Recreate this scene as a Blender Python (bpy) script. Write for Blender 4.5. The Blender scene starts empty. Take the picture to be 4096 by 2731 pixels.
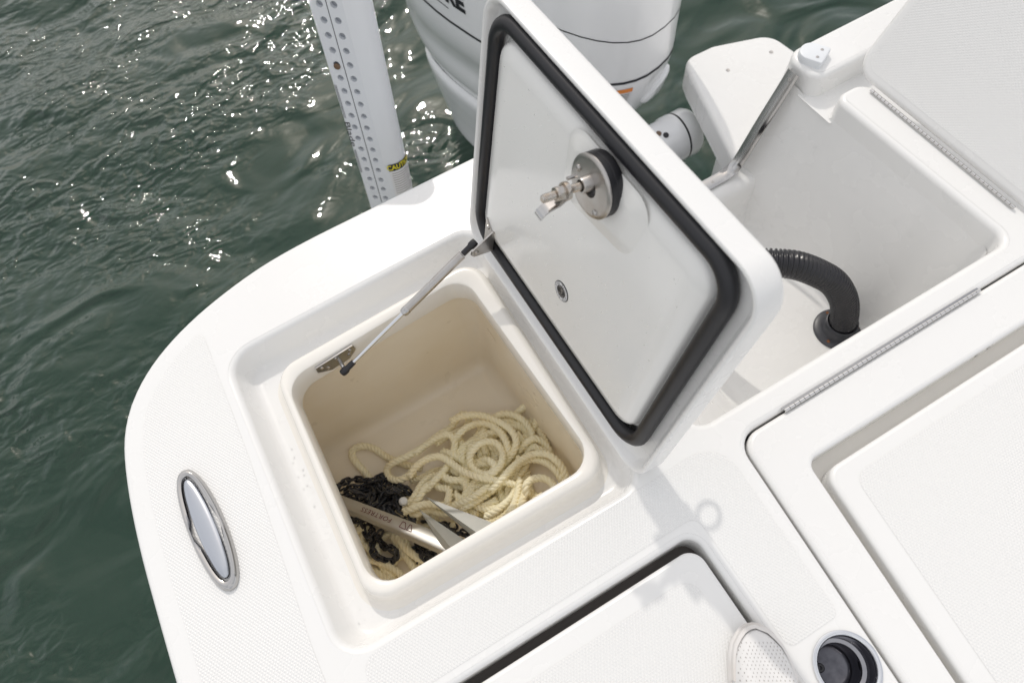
import bpy, bmesh, math, random
from mathutils import Vector, Matrix, noise
from mathutils.geometry import delaunay_2d_cdt
from mathutils.bvhtree import BVHTree
R = math.radians
rng = random.Random(7)
scene = bpy.context.scene
COL = scene.collection

# ------------------------------------------------------------------ camera, sky, sun, exposure
cd = bpy.data.cameras.new('camera'); cam = bpy.data.objects.new('camera', cd); COL.objects.link(cam)
cd.sensor_width = 36.0; cd.lens = 23.04; cd.clip_end = 2000; cd.clip_start = .02
right = Vector((0.86498, -0.49511, -0.08173)); up = Vector((0.47632, 0.75883, 0.44418)); back = Vector((-0.15790, -0.42313, 0.89220))
m = Matrix((right, up, back)).transposed().to_4x4(); m.translation = (0, 0, 1.2)
cam.matrix_world = m
cd.dof.use_dof = True; cd.dof.focus_distance = 1.28; cd.dof.aperture_fstop = 3.5
scene.camera = cam

SUN = Vector((.2126, .92, 1.0)).normalized()
w = bpy.data.worlds.new('World'); scene.world = w; w.use_nodes = True
wn = w.node_tree.nodes; wl = w.node_tree.links
sky = wn.new('ShaderNodeTexSky'); sky.sky_type = 'NISHITA'; sky.sun_disc = False
sky.sun_elevation = math.asin(SUN.z); sky.sun_rotation = math.atan2(SUN.x, SUN.y)
sky.altitude = 0; sky.air_density = 1.0; sky.dust_density = 5.0; sky.ozone_density = 1.0
wn['Background'].inputs['Strength'].default_value = 0.15
veil = wn.new('ShaderNodeMix'); veil.data_type = 'RGBA'; veil.inputs[0].default_value = .85; veil.inputs[7].default_value = (9.8, 9.8, 9.9, 1)   # thin bright high cloud over the blue
stc = wn.new('ShaderNodeTexCoord'); cl_ = wn.new('ShaderNodeTexNoise'); cl_.inputs['Scale'].default_value = 2.2; cl_.inputs['Detail'].default_value = 5; wl.new(stc.outputs['Generated'], cl_.inputs['Vector'])
cmr = wn.new('ShaderNodeMapRange'); cmr.inputs['From Min'].default_value = .35; cmr.inputs['From Max'].default_value = .60; cmr.inputs['To Min'].default_value = .45; cmr.inputs['To Max'].default_value = .9; wl.new(cl_.outputs['Fac'], cmr.inputs['Value']); wl.new(cmr.outputs[0], veil.inputs[0])
wl.new(sky.outputs[0], veil.inputs[6]); wl.new(veil.outputs[2], wn['Background'].inputs['Color'])
ld = bpy.data.lights.new('sun', 'SUN'); ld.energy = 1.7; ld.angle = R(1.0); ld.color = (1, .95, .88)
sun = bpy.data.objects.new('sun', ld); COL.objects.link(sun); sun.rotation_euler = SUN.to_track_quat('Z', 'Y').to_euler(); sun.location = (1, 4, 5)
vs = scene.view_settings; vs.view_transform = 'Standard'; vs.look = 'None'; vs.gamma = 1; vs.use_curve_mapping = False
scene.cycles.max_bounces = 14; scene.cycles.diffuse_bounces = 8; scene.cycles.glossy_bounces = 6
vs.exposure = -0.48

# ------------------------------------------------------------------ helpers
ORG = {}
def V(*a): return Vector(a)
class MB:
    """collects faces; build() links them as one mesh object"""
    def __init__(s): s.v = []; s.f = []
    def add(s, vs, fs):
        b = len(s.v); s.v += [Vector(p) for p in vs]; s.f += [tuple(i + b for i in f) for f in fs]; return s
    def loft(s, loops, closed=True, cap0=False, cap1=False):
        n = len(loops[0]); vs = [p for l in loops for p in l]; fs = []
        for k in range(len(loops) - 1):
            for i in range(n if closed else n - 1):
                j = (i + 1) % n
                fs.append((k*n + i, k*n + j, (k+1)*n + j, (k+1)*n + i))
        if cap0: fs.append(tuple(reversed(range(n))))
        if cap1: fs.append(tuple(range((len(loops)-1)*n, len(loops)*n)))
        return s.add(vs, fs)
    def box(s, c, d, rot=None):
        c = Vector(c); h = [x/2 for x in d]; vs = []
        for z in (-1, 1):
            for x, y in ((-1, -1), (1, -1), (1, 1), (-1, 1)):
                p = Vector((x*h[0], y*h[1], z*h[2])); vs.append(c + (rot @ p if rot else p))
        return s.add(vs, [(3,2,1,0),(4,5,6,7),(0,1,5,4),(1,2,6,5),(2,3,7,6),(3,0,4,7)])
    def frame(s, ax):
        ax = ax.normalized(); a = Vector((0,0,1)) if abs(ax.z) < .9 else Vector((1,0,0))
        x = a.cross(ax).normalized(); return x, ax.cross(x)
    def lathe(s, o, ax, prof, n=24, cap0=False, cap1=False):
        """prof: list of (radius, distance along axis)"""
        o = Vector(o); ax = Vector(ax).normalized(); x, y = s.frame(ax)
        loops = [[o + ax*t + (x*math.cos(a) + y*math.sin(a))*r for a in [2*math.pi*i/n for i in range(n)]] for r, t in prof]
        return s.loft(loops, True, cap0, cap1)
    def cyl(s, p0, p1, r, n=16, r1=None):
        p0 = Vector(p0); p1 = Vector(p1); L = (p1-p0).length
        return s.lathe(p0, p1-p0, [(r, 0), (r if r1 is None else r1, L)], n, True, True)
    def tube(s, pts, rad, n=8, closed=False, cap=True):
        pts = [Vector(p) for p in pts]; N = len(pts); loops = []; x = None
        for i, p in enumerate(pts):
            a = pts[(i-1) % N] if (i > 0 or closed) else p; b = pts[(i+1) % N] if (i < N-1 or closed) else p
            t = (b-a).normalized()
            if x is None: x, y = s.frame(t)
            else: x = (x - t*x.dot(t)).normalized(); y = t.cross(x)
            r = rad(i/(N-1)) if callable(rad) else rad
            loops.append([p + (x*math.cos(q) + y*math.sin(q))*r for q in [2*math.pi*k/n for k in range(n)]])
        if closed: loops.append(loops[0]); cap = False
        return s.loft(loops, True, cap, cap)
    def fill(s, loops, z=None, flip=False):
        """flat region between an outer loop and holes"""
        pts = []; ed = []; polys = []
        for l in loops:
            b0 = len(pts); n = len(l); pts += [Vector((p[0], p[1])) for p in l]; ed += [(b0+k, b0+(k+1) % n) for k in range(n)]; polys.append(l)
        zz = loops[0][0][2]
        vo, _, fo_, _, _, _ = delaunay_2d_cdt(pts, ed, [], 0, 1e-7)
        def inside(x, y):
            c = False
            for l in polys:
                n = len(l)
                for k in range(n):
                    a, d = l[k], l[k-1]
                    if (a[1] > y) != (d[1] > y) and x < (d[0]-a[0])*(y-a[1])/(d[1]-a[1]) + a[0]: c = not c
            return c
        keep = []
        for f in fo_:
            cx = sum(vo[k].x for k in f)/3; cy = sum(vo[k].y for k in f)/3
            if inside(cx, cy):
                a, c, d = (vo[k] for k in f); ccw = (c.x-a.x)*(d.y-a.y)-(c.y-a.y)*(d.x-a.x) > 0
                keep.append(tuple(f) if ccw != flip else tuple(reversed(f)))
        return s.add([(p.x, p.y, zz) for p in vo], keep)
    def map(s, fn): s.v = [fn(p) for p in s.v]; return s
    def build(s, name, mat, parent=None, org=None, sharp=38, smooth=True):
        if parent is not None: o = ORG[parent.name]
        else: o = Vector(org) if org is not None else Vector((0,0,0))
        me = bpy.data.meshes.new(name); me.from_pydata([p - o for p in s.v], [], s.f); me.validate()
        bm = bmesh.new(); bm.from_mesh(me); bmesh.ops.remove_doubles(bm, verts=bm.verts, dist=1e-6); bm.to_mesh(me); bm.free()
        if smooth:
            me.polygons.foreach_set('use_smooth', [True]*len(me.polygons)); me.set_sharp_from_angle(angle=R(sharp))
        me.materials.append(mat)
        ob = bpy.data.objects.new(name, me); COL.objects.link(ob)
        if parent is not None: ob.parent = parent
        else: ob.location = o
        ORG[ob.name] = o
        return ob
def share(name, me, parent, mat_local):
    ob = bpy.data.objects.new(name, me); COL.objects.link(ob); ob.parent = parent; ob.matrix_local = mat_local; ORG[ob.name] = ORG[parent.name]; return ob
def empty(name, loc):
    e = bpy.data.objects.new(name, None); COL.objects.link(e); e.location = loc; e.empty_display_size = .05; ORG[e.name] = Vector(loc); return e
def tag(o, label=None, cat=None, group=None, kind=None):
    if label: o['label'] = label
    if cat: o['category'] = cat
    if group: o['group'] = group
    if kind: o['kind'] = kind
    return o
def rpoly(pts, n=7):
    """closed polygon [(x, y, radius)] -> rounded loop of 2D points, n+1 points per corner"""
    out = []; N = len(pts)
    for i, (x, y, r) in enumerate(pts):
        p = Vector((x, y)); a = Vector(pts[i-1][:2]) - p; b = Vector(pts[(i+1) % N][:2]) - p
        la, lb = a.length, b.length; a.normalize(); b.normalize()
        if r <= 0: out.append(p); continue
        ang = a.angle(b); d = min(r/math.tan(ang/2), la*.49, lb*.49); rr = d*math.tan(ang/2)
        c = p + (a+b).normalized()*(rr/math.sin(ang/2))
        p0 = p + a*d; p1 = p + b*d
        a0 = math.atan2(*(p0-c).yx); a1 = math.atan2(*(p1-c).yx); da = (a1-a0+math.pi) % (2*math.pi) - math.pi
        for k in range(n+1): q = a0 + da*k/n; out.append(c + Vector((math.cos(q), math.sin(q)))*rr)
    return out
def off(pts, d, closed=True):
    """offset a counter-clockwise 2D loop outwards by d"""
    N = len(pts); out = []
    for i, p in enumerate(pts):
        a = pts[i-1] if (i or closed) else pts[i]; b = pts[(i+1) % N] if (i < N-1 or closed) else pts[i]
        e1 = (p-a); e2 = (b-p)
        if e1.length < 1e-9: e1 = e2
        if e2.length < 1e-9: e2 = e1
        n1 = Vector((e1.y, -e1.x)).normalized(); n2 = Vector((e2.y, -e2.x)).normalized()
        nn = (n1+n2).normalized(); k = max(.5, nn.dot(n1)); out.append(p + nn*(d/k))
    return out
def at(l, z): return [Vector((p.x, p.y, z)) for p in l]
def rrect(x0, x1, y0, y1, r, n=7): return rpoly([(x0, y0, r), (x1, y0, r), (x1, y1, r), (x0, y1, r)], n)
def arc(r, a0, a1, n=5): return [(r*math.cos(R(a0+(a1-a0)*k/n)), r*math.sin(R(a0+(a1-a0)*k/n))) for k in range(n+1)]
def spline(P, step=.01, closed=False):
    P = [Vector(p) for p in P]; N = len(P); out = []
    for i in range(N if closed else N-1):
        if closed: a, b, c, d = P[i-1], P[i], P[(i+1) % N], P[(i+2) % N]
        else: a, b, c, d = P[max(i-1, 0)], P[i], P[i+1], P[min(i+2, N-1)]
        k = max(2, int((c-b).length/step))
        for j in range(k):
            t = j/k; out.append(.5*((2*b) + (c-a)*t + (2*a-5*b+4*c-d)*t*t + (3*b-a-3*c+d)*t**3))
    if not closed: out.append(P[-1])
    return out
def text_mb(s, size, font_space=1.0, bold=0):
    cu = bpy.data.curves.new('txt', 'FONT'); cu.body = s; cu.size = size; cu.align_x = 'CENTER'; cu.align_y = 'CENTER'; cu.space_character = font_space; cu.resolution_u = 3; cu.offset = bold
    o = bpy.data.objects.new('txt', cu); COL.objects.link(o)
    dg = bpy.context.evaluated_depsgraph_get(); me = bpy.data.meshes.new_from_object(o.evaluated_get(dg))
    b = MB().add([v.co for v in me.vertices], [tuple(p.vertices) for p in me.polygons])
    bpy.data.objects.remove(o); bpy.data.curves.remove(cu); bpy.data.meshes.remove(me)
    return b

# ------------------------------------------------------------------ materials
def mat(name, col, rough=.4, metal=0, bump=None, var=None, coat=0, spec=.5, rvar=0):
    m = bpy.data.materials.new(name); m.use_nodes = True; nt = m.node_tree; b = nt.nodes['Principled BSDF']; L = nt.links
    b.inputs['Base Color'].default_value = (*col, 1); b.inputs['Roughness'].default_value = rough; b.inputs['Metallic'].default_value = metal
    b.inputs['Coat Weight'].default_value = coat; b.inputs['Coat Roughness'].default_value = .06; b.inputs['Specular IOR Level'].default_value = spec
    tc = nt.nodes.new('ShaderNodeTexCoord')
    if var:   # (scale, amount, second colour)
        nz = nt.nodes.new('ShaderNodeTexNoise'); nz.inputs['Scale'].default_value = var[0]; nz.inputs['Detail'].default_value = 5; L.new(tc.outputs['Object'], nz.inputs['Vector'])
        mr = nt.nodes.new('ShaderNodeMapRange'); mr.inputs['From Min'].default_value = .42; mr.inputs['From Max'].default_value = .72; mr.inputs['To Max'].default_value = var[1]; L.new(nz.outputs['Fac'], mr.inputs['Value'])
        mx = nt.nodes.new('ShaderNodeMix'); mx.data_type = 'RGBA'; mx.inputs[6].default_value = (*col, 1); mx.inputs[7].default_value = (*var[2], 1)
        L.new(mr.outputs[0], mx.inputs[0]); L.new(mx.outputs[2], b.inputs['Base Color'])
    if rvar:
        nz = nt.nodes.new('ShaderNodeTexNoise'); nz.inputs['Scale'].default_value = 9; nz.inputs['Detail'].default_value = 6; L.new(tc.outputs['Object'], nz.inputs['Vector'])
        mr = nt.nodes.new('ShaderNodeMapRange'); mr.inputs['To Min'].default_value = max(.02, rough-rvar); mr.inputs['To Max'].default_value = rough+rvar; L.new(nz.outputs['Fac'], mr.inputs['Value']); L.new(mr.outputs[0], b.inputs['Roughness'])
    if bump:  # (scale, strength, distance)
        nz = nt.nodes.new('ShaderNodeTexNoise'); nz.inputs['Scale'].default_value = bump[0]; nz.inputs['Detail'].default_value = 4; L.new(tc.outputs['Object'], nz.inputs['Vector'])
        bp = nt.nodes.new('ShaderNodeBump'); bp.inputs['Strength'].default_value = bump[1]; bp.inputs['Distance'].default_value = bump[2]; L.new(nz.outputs['Fac'], bp.inputs['Height']); L.new(bp.outputs[0], b.inputs['Normal'])
    return m
def nonskid_mat(name, col, axes=('X', 'Y'), p=.0058, relief=.0023):
    m = mat(name, col, .42, rvar=.06); nt = m.node_tree; L = nt.links; b = nt.nodes['Principled BSDF']
    tc = nt.nodes.new('ShaderNodeTexCoord'); sp = nt.nodes.new('ShaderNodeSeparateXYZ'); L.new(tc.outputs['Object'], sp.inputs[0])
    def mth(op, a, c, cl=False):
        n = nt.nodes.new('ShaderNodeMath'); n.operation = op
        for i, q in enumerate((a, c)):
            if q is None: continue
            if isinstance(q, (int, float)): n.inputs[i].default_value = q
            else: L.new(q, n.inputs[i])
        return n.outputs[0]
    x = sp.outputs[axes[0]]; y = sp.outputs[axes[1]]
    s = mth('ADD', mth('MULTIPLY', x, 1/p), mth('MULTIPLY', y, .62/p)); d = mth('SUBTRACT', mth('MULTIPLY', x, 1/p), mth('MULTIPLY', y, .62/p))
    def tri(q): return mth('ABSOLUTE', mth('SUBTRACT', mth('FRACT', q, None), .5), None)
    h = mth('SUBTRACT', .5, mth('MAXIMUM', tri(s), tri(d)))
    bp = nt.nodes.new('ShaderNodeBump'); bp.inputs['Strength'].default_value = .8; bp.inputs['Distance'].default_value = relief; L.new(h, bp.inputs['Height']); L.new(bp.outputs[0], b.inputs['Normal'])
    return m
WH = (.82, .815, .80)
M = {}
M['gel'] = mat('white_gelcoat', WH, .27, rvar=.07, var=(6, .05, (.70, .69, .66)))
M['lidgel'] = mat('lid_liner_gelcoat', (.84, .835, .81), .14, rvar=.08, var=(5, .12, (.70, .68, .63)), bump=(420, .05, .0008))
M['cream'] = mat('cream_gelcoat', (.83, .80, .745), .22, rvar=.06)
M['box'] = mat('locker_gelcoat', (.86, .79, .665), .3, var=(5, .5, (.76, .66, .49)), rvar=.08, bump=(14, .12, .004))
M['ns'] = nonskid_mat('nonskid_gelcoat', WH)
M['ns_lid'] = nonskid_mat('nonskid_gelcoat_upright', WH, ('Z', 'Y'), .0058, .0010)
M['steel'] = mat('polished_steel', (.50, .49, .48), .12, 1, rvar=.05)
M['satin'] = mat('satin_steel', (.52, .50, .48), .30, 1, rvar=.08, var=(40, .5, (.40, .36, .32)))
M['rusty'] = mat('rust_stained_steel', (.55, .52, .48), .28, 1, var=(120, .45, (.42, .26, .12)), rvar=.1)
M['chrome'] = mat('chrome', (.74, .75, .77), .06, 1, rvar=.03)
M['rubber'] = mat('black_rubber', (.012, .012, .015), .42, bump=(300, .1, .0006), rvar=.08)
M['hose'] = mat('black_hose_plastic', (.015, .015, .019), .24, rvar=.06)
M['black'] = mat('black_plastic', (.015, .015, .018), .4)
M['pan'] = mat('gap_shade', (.13, .115, .105), .7)  # gelcoat under the hatches, its shade put into the colour
M['rope'] = mat('twisted_rope_fibre', (.95, .90, .68), .62, var=(11, .55, (.82, .70, .44)), bump=(900, .3, .0008))
M['chain'] = mat('black_coated_chain', (.022, .023, .027), .42, var=(55, .55, (.10, .10, .11)), bump=(160, .5, .002), rvar=.15)
M['alu'] = mat('anodised_aluminium', (.50, .49, .46), .36, .75, rvar=.05)
M['fluke'] = mat('grey_anchor_aluminium', (.47, .48, .46), .45, .55, rvar=.06, var=(30, .3, (.36, .37, .36)))
M['red'] = mat('dark_red_print', (.13, .02, .025), .5)
M['ink'] = mat('black_print', (.02, .02, .025), .45)
M['yellow'] = mat('yellow_print', (.75, .66, .03), .45)
M['orange'] = mat('orange_print', (.85, .26, .03), .45)
M['paper'] = mat('label_white', (.74, .74, .75), .4)
M['motor'] = mat('white_motor_paint', (.87, .875, .885), .20, coat=.4, rvar=.05)
M['pole'] = mat('white_powder_coat', (.74, .76, .79), .33, rvar=.05)
M['poly'] = mat('white_polymer', (.76, .78, .80), .4)
M['knit'] = mat('white_knit', (.74, .73, .72), .8, bump=(900, .4, .001))
M['sole'] = mat('worn_white_foam', (.70, .68, .66), .55, var=(18, .6, (.58, .53, .48)))
M['bronze'] = mat('brown_hardware', (.16, .10, .06), .5)
M['grey'] = mat('grey_print', (.32, .30, .28), .5)

# ------------------------------------------------------------------ water
WZ = -1.15
def wave(x, y):
    h = .050*noise.noise(Vector((x*.8+y*.35, y*1.3, 3.1))) + .026*noise.noise(Vector((x*2.0+y*.6, y*2.8+x*.8, 7.7))) + .009*noise.noise(Vector((x*5.0+2*y, y*6.4, 1.3)))
    return h
b = MB(); xs = []; ys = []
def axis(lo, hi, step, far):
    a = []; t = lo; 
    while t <= hi: a.append(t); t += step
    k = step
    L = [lo]; Rr = [hi]
    while L[-1] > -far: k *= 1.35; L.append(L[-1]-k); Rr.append(Rr[-1]+k)
    return sorted(L[1:]) + a + Rr[1:]
xs = axis(-3.6, 3.6, .035, 600); ys = axis(-.9, 6.0, .035, 600)
vs_ = [(x, y, WZ + (wave(x, y) if abs(x) < 5.5 and -3 < y < 8 else 0)) for y in ys for x in xs]; nx = len(xs)
b.add(vs_, [(j*nx+i, j*nx+i+1, (j+1)*nx+i+1, (j+1)*nx+i) for j in range(len(ys)-1) for i in range(nx-1)])
wm = bpy.data.materials.new('sea_water'); wm.use_nodes = True; nt = wm.node_tree; L = nt.links
pb = nt.nodes['Principled BSDF']; pb.inputs['Base Color'].default_value = (.004, .029, .013, 1); pb.inputs['Roughness'].default_value = .24; pb.inputs['IOR'].default_value = 1.30; pb.inputs['Specular IOR Level'].default_value = .10
pb.inputs['Coat Weight'].default_value = 1; pb.inputs['Coat Roughness'].default_value = .02; pb.inputs['Coat IOR'].default_value = 1.5
tc = nt.nodes.new('ShaderNodeTexCoord')
def nz(scale, det, rot, st, rough=.55, dist=0):
    mp = nt.nodes.new('ShaderNodeMapping'); mp.inputs['Rotation'].default_value = (0, 0, R(rot)); mp.inputs['Scale'].default_value = (1, st, 1)
    n = nt.nodes.new('ShaderNodeTexNoise'); n.inputs['Scale'].default_value = scale; n.inputs['Detail'].default_value = det; n.inputs['Roughness'].default_value = rough; n.inputs['Distortion'].default_value = dist
    L.new(tc.outputs['Object'], mp.inputs[0]); L.new(mp.outputs[0], n.inputs['Vector']); return n.outputs['Fac']
def bmp(h, st, d, prev=None):
    n = nt.nodes.new('ShaderNodeBump'); n.inputs['Strength'].default_value = st; n.inputs['Distance'].default_value = d; L.new(h, n.inputs['Height'])
    if prev: L.new(prev, n.inputs['Normal'])
    return n.outputs[0]
patch = nz(1.1, 2, 20, 1.5); pr = nt.nodes.new('ShaderNodeMapRange'); pr.inputs['From Min'].default_value = .44; pr.inputs['From Max'].default_value = .70; pr.inputs['To Min'].default_value = .06; sxyz = nt.nodes.new('ShaderNodeSeparateXYZ'); L.new(tc.outputs['Object'], sxyz.inputs[0])
lee = nt.nodes.new('ShaderNodeMapRange'); xy_ = nt.nodes.new('ShaderNodeMath'); xy_.operation = 'SUBTRACT'; L.new(sxyz.outputs[1], xy_.inputs[0]); L.new(sxyz.outputs[0], xy_.inputs[1])
lee.inputs['From Min'].default_value = .5; lee.inputs['From Max'].default_value = 4.2; lee.inputs['To Min'].default_value = -.22; lee.inputs['To Max'].default_value = .16; L.new(xy_.outputs[0], lee.inputs['Value'])   # calmer in the lee of the boat
ad_ = nt.nodes.new('ShaderNodeMath'); L.new(patch, ad_.inputs[0]); L.new(lee.outputs[0], ad_.inputs[1]); L.new(ad_.outputs[0], pr.inputs['Value'])
n1 = bmp(nz(2.3, 1.5, 15, 1.5, .5, .8), .9, .085)
def mbump(h_, d_, prev):
    n = nt.nodes.new('ShaderNodeBump'); n.inputs['Distance'].default_value = d_; L.new(h_, n.inputs['Height']); L.new(prev, n.inputs['Normal']); L.new(pr.outputs[0], n.inputs['Strength']); return n
n2 = mbump(nz(7.5, 1, -20, 1.6, .5, .9), .040, n1).outputs[0]
bq = mbump(nz(15, 1, 35, 1.5, .5, .9), .0135, n2)
L.new(bq.outputs[0], pb.inputs['Normal']); L.new(bq.outputs[0], pb.inputs['Coat Normal'])
tag(b.build('water', wm, sharp=180), kind='structure')

# ------------------------------------------------------------------ boat
boat = empty('boat', (.6, -.2, WZ))
tag(boat, 'white moulded motor boat stern with open anchor locker and cockpit hatches', 'boat')
GEL, NS = M['gel'], M['ns']
outline = rpoly([(-.582, -1.6, 0), (2.35, -1.6, 0), (2.35, .45, .25), (1.95, .888, .2), (1.206, .890, .03), (1.212, .802, .02), (1.95, .800, .02), (1.95, .200, .03),
                 (1.274, .200, .02), (1.274, .712, .025), (1.206, .712, .02), (1.218, .210, .045), (.398, .211, .05), (.40, .925, .03), (.478, .945, .03), (.478, 1.038, .05), (.05, 1.038, 0)], 8)
quarter = [Vector((p.x, p.y)) for p in spline([(.05, 1.038, 0), (-.05, 1.0375, 0), (-.134, 1.033, 0), (-.20, 1.024, 0), (-.27, 1.008, 0), (-.34, .986, 0), (-.405, .957, 0), (-.46, .922, 0), (-.504, .880, 0), (-.535, .834, 0), (-.557, .775, 0), (-.572, .68, 0), (-.580, .565, 0), (-.582, .43, 0), (-.582, .25, 0)], .02)]
outline = outline + quarter[1:]
rec = rpoly([(-.322, .203, .05), (.276, .196, .05), (.277, .864, .045), (-.318, .852, .055)])
h1 = rrect(-.95, .297, -.95, .074, .028)
h2 = rpoly([(.362, -1.2, .03), (1.55, -1.2, .03), (1.55, .172, .05), (.468, .172, .045)])
CUP = (.3785, -.214)
cup = [Vector((CUP[0]+.0455*math.cos(2*math.pi*i/36), CUP[1]+.0455*math.sin(2*math.pi*i/36))) for i in range(36)]
fil = [(0, -.0003)] + [(s, -.014+c) for c, s in [(.014*math.cos(R(a)), .014*math.sin(R(a))) for a in (18, 36, 54, 72, 90)]]
d = MB(); d.fill([at(outline, 0), at(off(rec, .014), 0), at(off(h1, .010), 0), at(off(h2, .010), 0), at(cup, 0)])
d.loft([at(off(outline, o), z) for o, z in fil + [(.0145, -.03), (.017, -.075)]])
for hole, r, dep in ((h1, .010, -.07), (h2, .010, -.094)):
    d.loft([at(off(hole, r*(1-math.sin(R(a)))), -.0003-r*(1-math.cos(R(a)))) for a in (0, 18, 36, 54, 72, 90)] + [at(off(hole, -.001), -.04), at(off(hole, -.001), dep)])
deck = d.build('deck', GEL, boat)
# hatch sumps below the gaps, the gap's shade put into their dark colour
for hl, zs in ((h1, -.068), (h2, -.092)): MB().fill([at(off(hl, .004), zs)]).build('hatch_sump', M['pan'], boat)
# gutter around the anchor locker
g = MB(); loops = [at(off(rec, .014*(1-math.sin(R(a)))), -.0003-.014*(1-math.cos(R(a)))) for a in (0, 18, 36, 54, 72, 90)]
loops += [at(off(rec, -o), z) for o, z in ((.006, -.035), (.010, -.048), (.014, -.056), (.020, -.061), (.027, -.0635), (.034, -.064))]
co = rpoly([(-.256, .258, .05), (.238, .250, .05), (.247, .806, .05), (-.247, .786, .05)])
inn = rpoly([(-.238, .279, .05), (.224, .277, .05), (.203, .778, .05), (-.232, .750, .05)])
bx = rpoly([(-.37, .235, .045), (.252, .235, .045), (.212, .802, .045), (-.36, .79, .045)])
loops += [at(off(co, .020), -.064)]
g.loft(loops).build('locker_gutter', GEL, boat)
c = MB(); c.loft([at(off(co, .022), -.0642), at(off(co, .014), -.0625), at(off(co, .008), -.058), at(off(co, .005), -.050), at(off(co, .003), -.034), at(off(co, .001), -.026), at(off(co, -.003), -.021), at(off(co, -.008), -.019), at(off(co, -.012), -.019),
        at(off(inn, .006), -.0195), at(off(inn, .002), -.0225), at(inn, -.030), at(inn, -.078), at(off(inn, .002), -.085), at(off(inn, .008), -.088)])
c.build('locker_coaming', M['cream'], boat)
bxm = MB(); bxm.loft([at(off(inn, .007), -.0885), at(bx, -.092), at(bx, -.46), at(off(bx, -.006), -.48), at(off(bx, -.018), -.494), at(off(bx, -.035), -.5)], cap1=True)
bxm.build('locker_box', M['box'], boat)
# non-skid fields
def panel(name, pts, z=.0005, m=NS, parent=boat, n=6): return MB().fill([at(rpoly(pts, n), z)]).build(name, m, parent)
qi = off(quarter, -.030, False); qi = [p for p in qi if p.x < -.39]
MB().fill([at([Vector((-.552, -1.55)), Vector((-.366, -1.55)), Vector((-.366, .25)), Vector((-.350, .62)), Vector((-.346, .90))] + rpoly([(-.346, .90, 0), (-.346, .953, .03), (-.392, .933, 0)], 5)[1:-1] + qi, .0005)]).build('nonskid_field', NS, boat)
panel('nonskid_field', [(-.302, .096, .02), (.318, .096, .02), (.318, -.150, .015), (.421, -.150, .015), (.438, .19, .06), (.275, .186, .03), (-.302, .186, .03)])
panel('nonskid_field', [(.318, -.90, .02), (.372, -.90, .02), (.411, -.280, .015), (.318, -.280, .015)])
panel('nonskid_field', [(1.57, -1.5, .02), (2.30, -1.5, .02), (2.30, .15, .05), (1.57, .15, .05)])
# hull and transom
hl = [p for p in off(outline, .017)]
i0 = min(range(len(hl)), key=lambda i: (hl[i]-Vector((.478, 1.05))).length)
side = hl[i0-4:] + [hl[0]]
h = MB(); h.loft([at(side, -.07), at(side, -.12), at([p*1.0 for p in off(side, -.02, False)], -.30), at(off(side, -.06, False), -1.65)], closed=False)
h.add([(.49, 1.03, -.05), (.49, .93, -.05), (.49, .93, -1.65), (.49, 1.03, -1.65), (.40, .93, -.05), (.40, .86, -.05), (.40, .86, -1.65), (.40, .93, -1.65)], [(0, 1, 2, 3), (4, 5, 6, 7), (1, 4, 7, 2)])
h.build('hull', GEL, boat)
t = MB(); tp = [(.39, -.05), (.585, -.315), (1.085, -.315), (1.19, -.02), (2.2, -.02), (2.2, -1.65), (.39, -1.65)]
t.add([(x, .868, z) for x, z in tp], [tuple(range(len(tp)))]).build('transom', GEL, boat, smooth=False)
# motor well
def wl_loop(xl, xra, xrn, yn, z, ya=.862, r=.034):
    pts = [Vector((xl, ya))]
    q = rpoly([(xl, 2.0, 0), (xl, yn, r), (xrn, yn, r), (xra+(xra-xrn)*(2.0-ya)/(ya-yn), 2.0, 0)], 8)
    pts += q[1:-1]; e = pts[-1]
    for y in (.69, .708, .716, .735, .76, .78, .797, .806, .825): pts.append(e.lerp(Vector((xra, ya)), (y-e.y)/(ya-e.y)))
    pts.append(Vector((xra, ya)))
    out_ = []
    for p in pts:
        n_ = max(0, min(1, (p.y-.704)/.012, (.810-p.y)/.012)) if p.x > .9 else 0
        zz = min(z, -.064) if n_ >= 1 else (z if n_ <= 0 else z + (min(z, -.064)-z)*n_); out_.append(Vector((p.x, p.y, zz)))
    return out_
wl_ = [wl_loop(.415, 1.188, 1.203, .2265, -.05), wl_loop(.475, 1.160, 1.190, .2265, -.15), wl_loop(.545, 1.125, 1.172, .2265, -.26), wl_loop(.615, 1.090, 1.160, .2265, -.36),
       wl_loop(.665, 1.070, 1.146, .229, -.42), wl_loop(.684, 1.058, 1.136, .234, -.443), wl_loop(.700, 1.044, 1.122, .245, -.456), wl_loop(.720, 1.025, 1.10, .262, -.460)]
MB().loft(wl_, closed=False).add(wl_[-1], [tuple(range(len(wl_[-1])))]).build('motor_well', GEL, boat)
lp = [(.868, -.60), (.868, -.33)] + [(.852+.016*math.cos(R(a)), -.326+.016*math.sin(R(a))) for a in (20, 45, 70, 90)] + [(.815, -.310)] + [(.815-.03*math.sin(R(a)), -.340+.03*math.cos(R(a))) for a in (20, 40, 60, 80)] + [(.775, -.39), (.752, -.44), (.742, -.452), (.72, -.4592)]
MB().loft([[Vector((x, y, z)) for y, z in lp] for x in (.50, .62, .8, 1.0, 1.16)], closed=False).build('transom_lip', GEL, boat)
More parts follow.
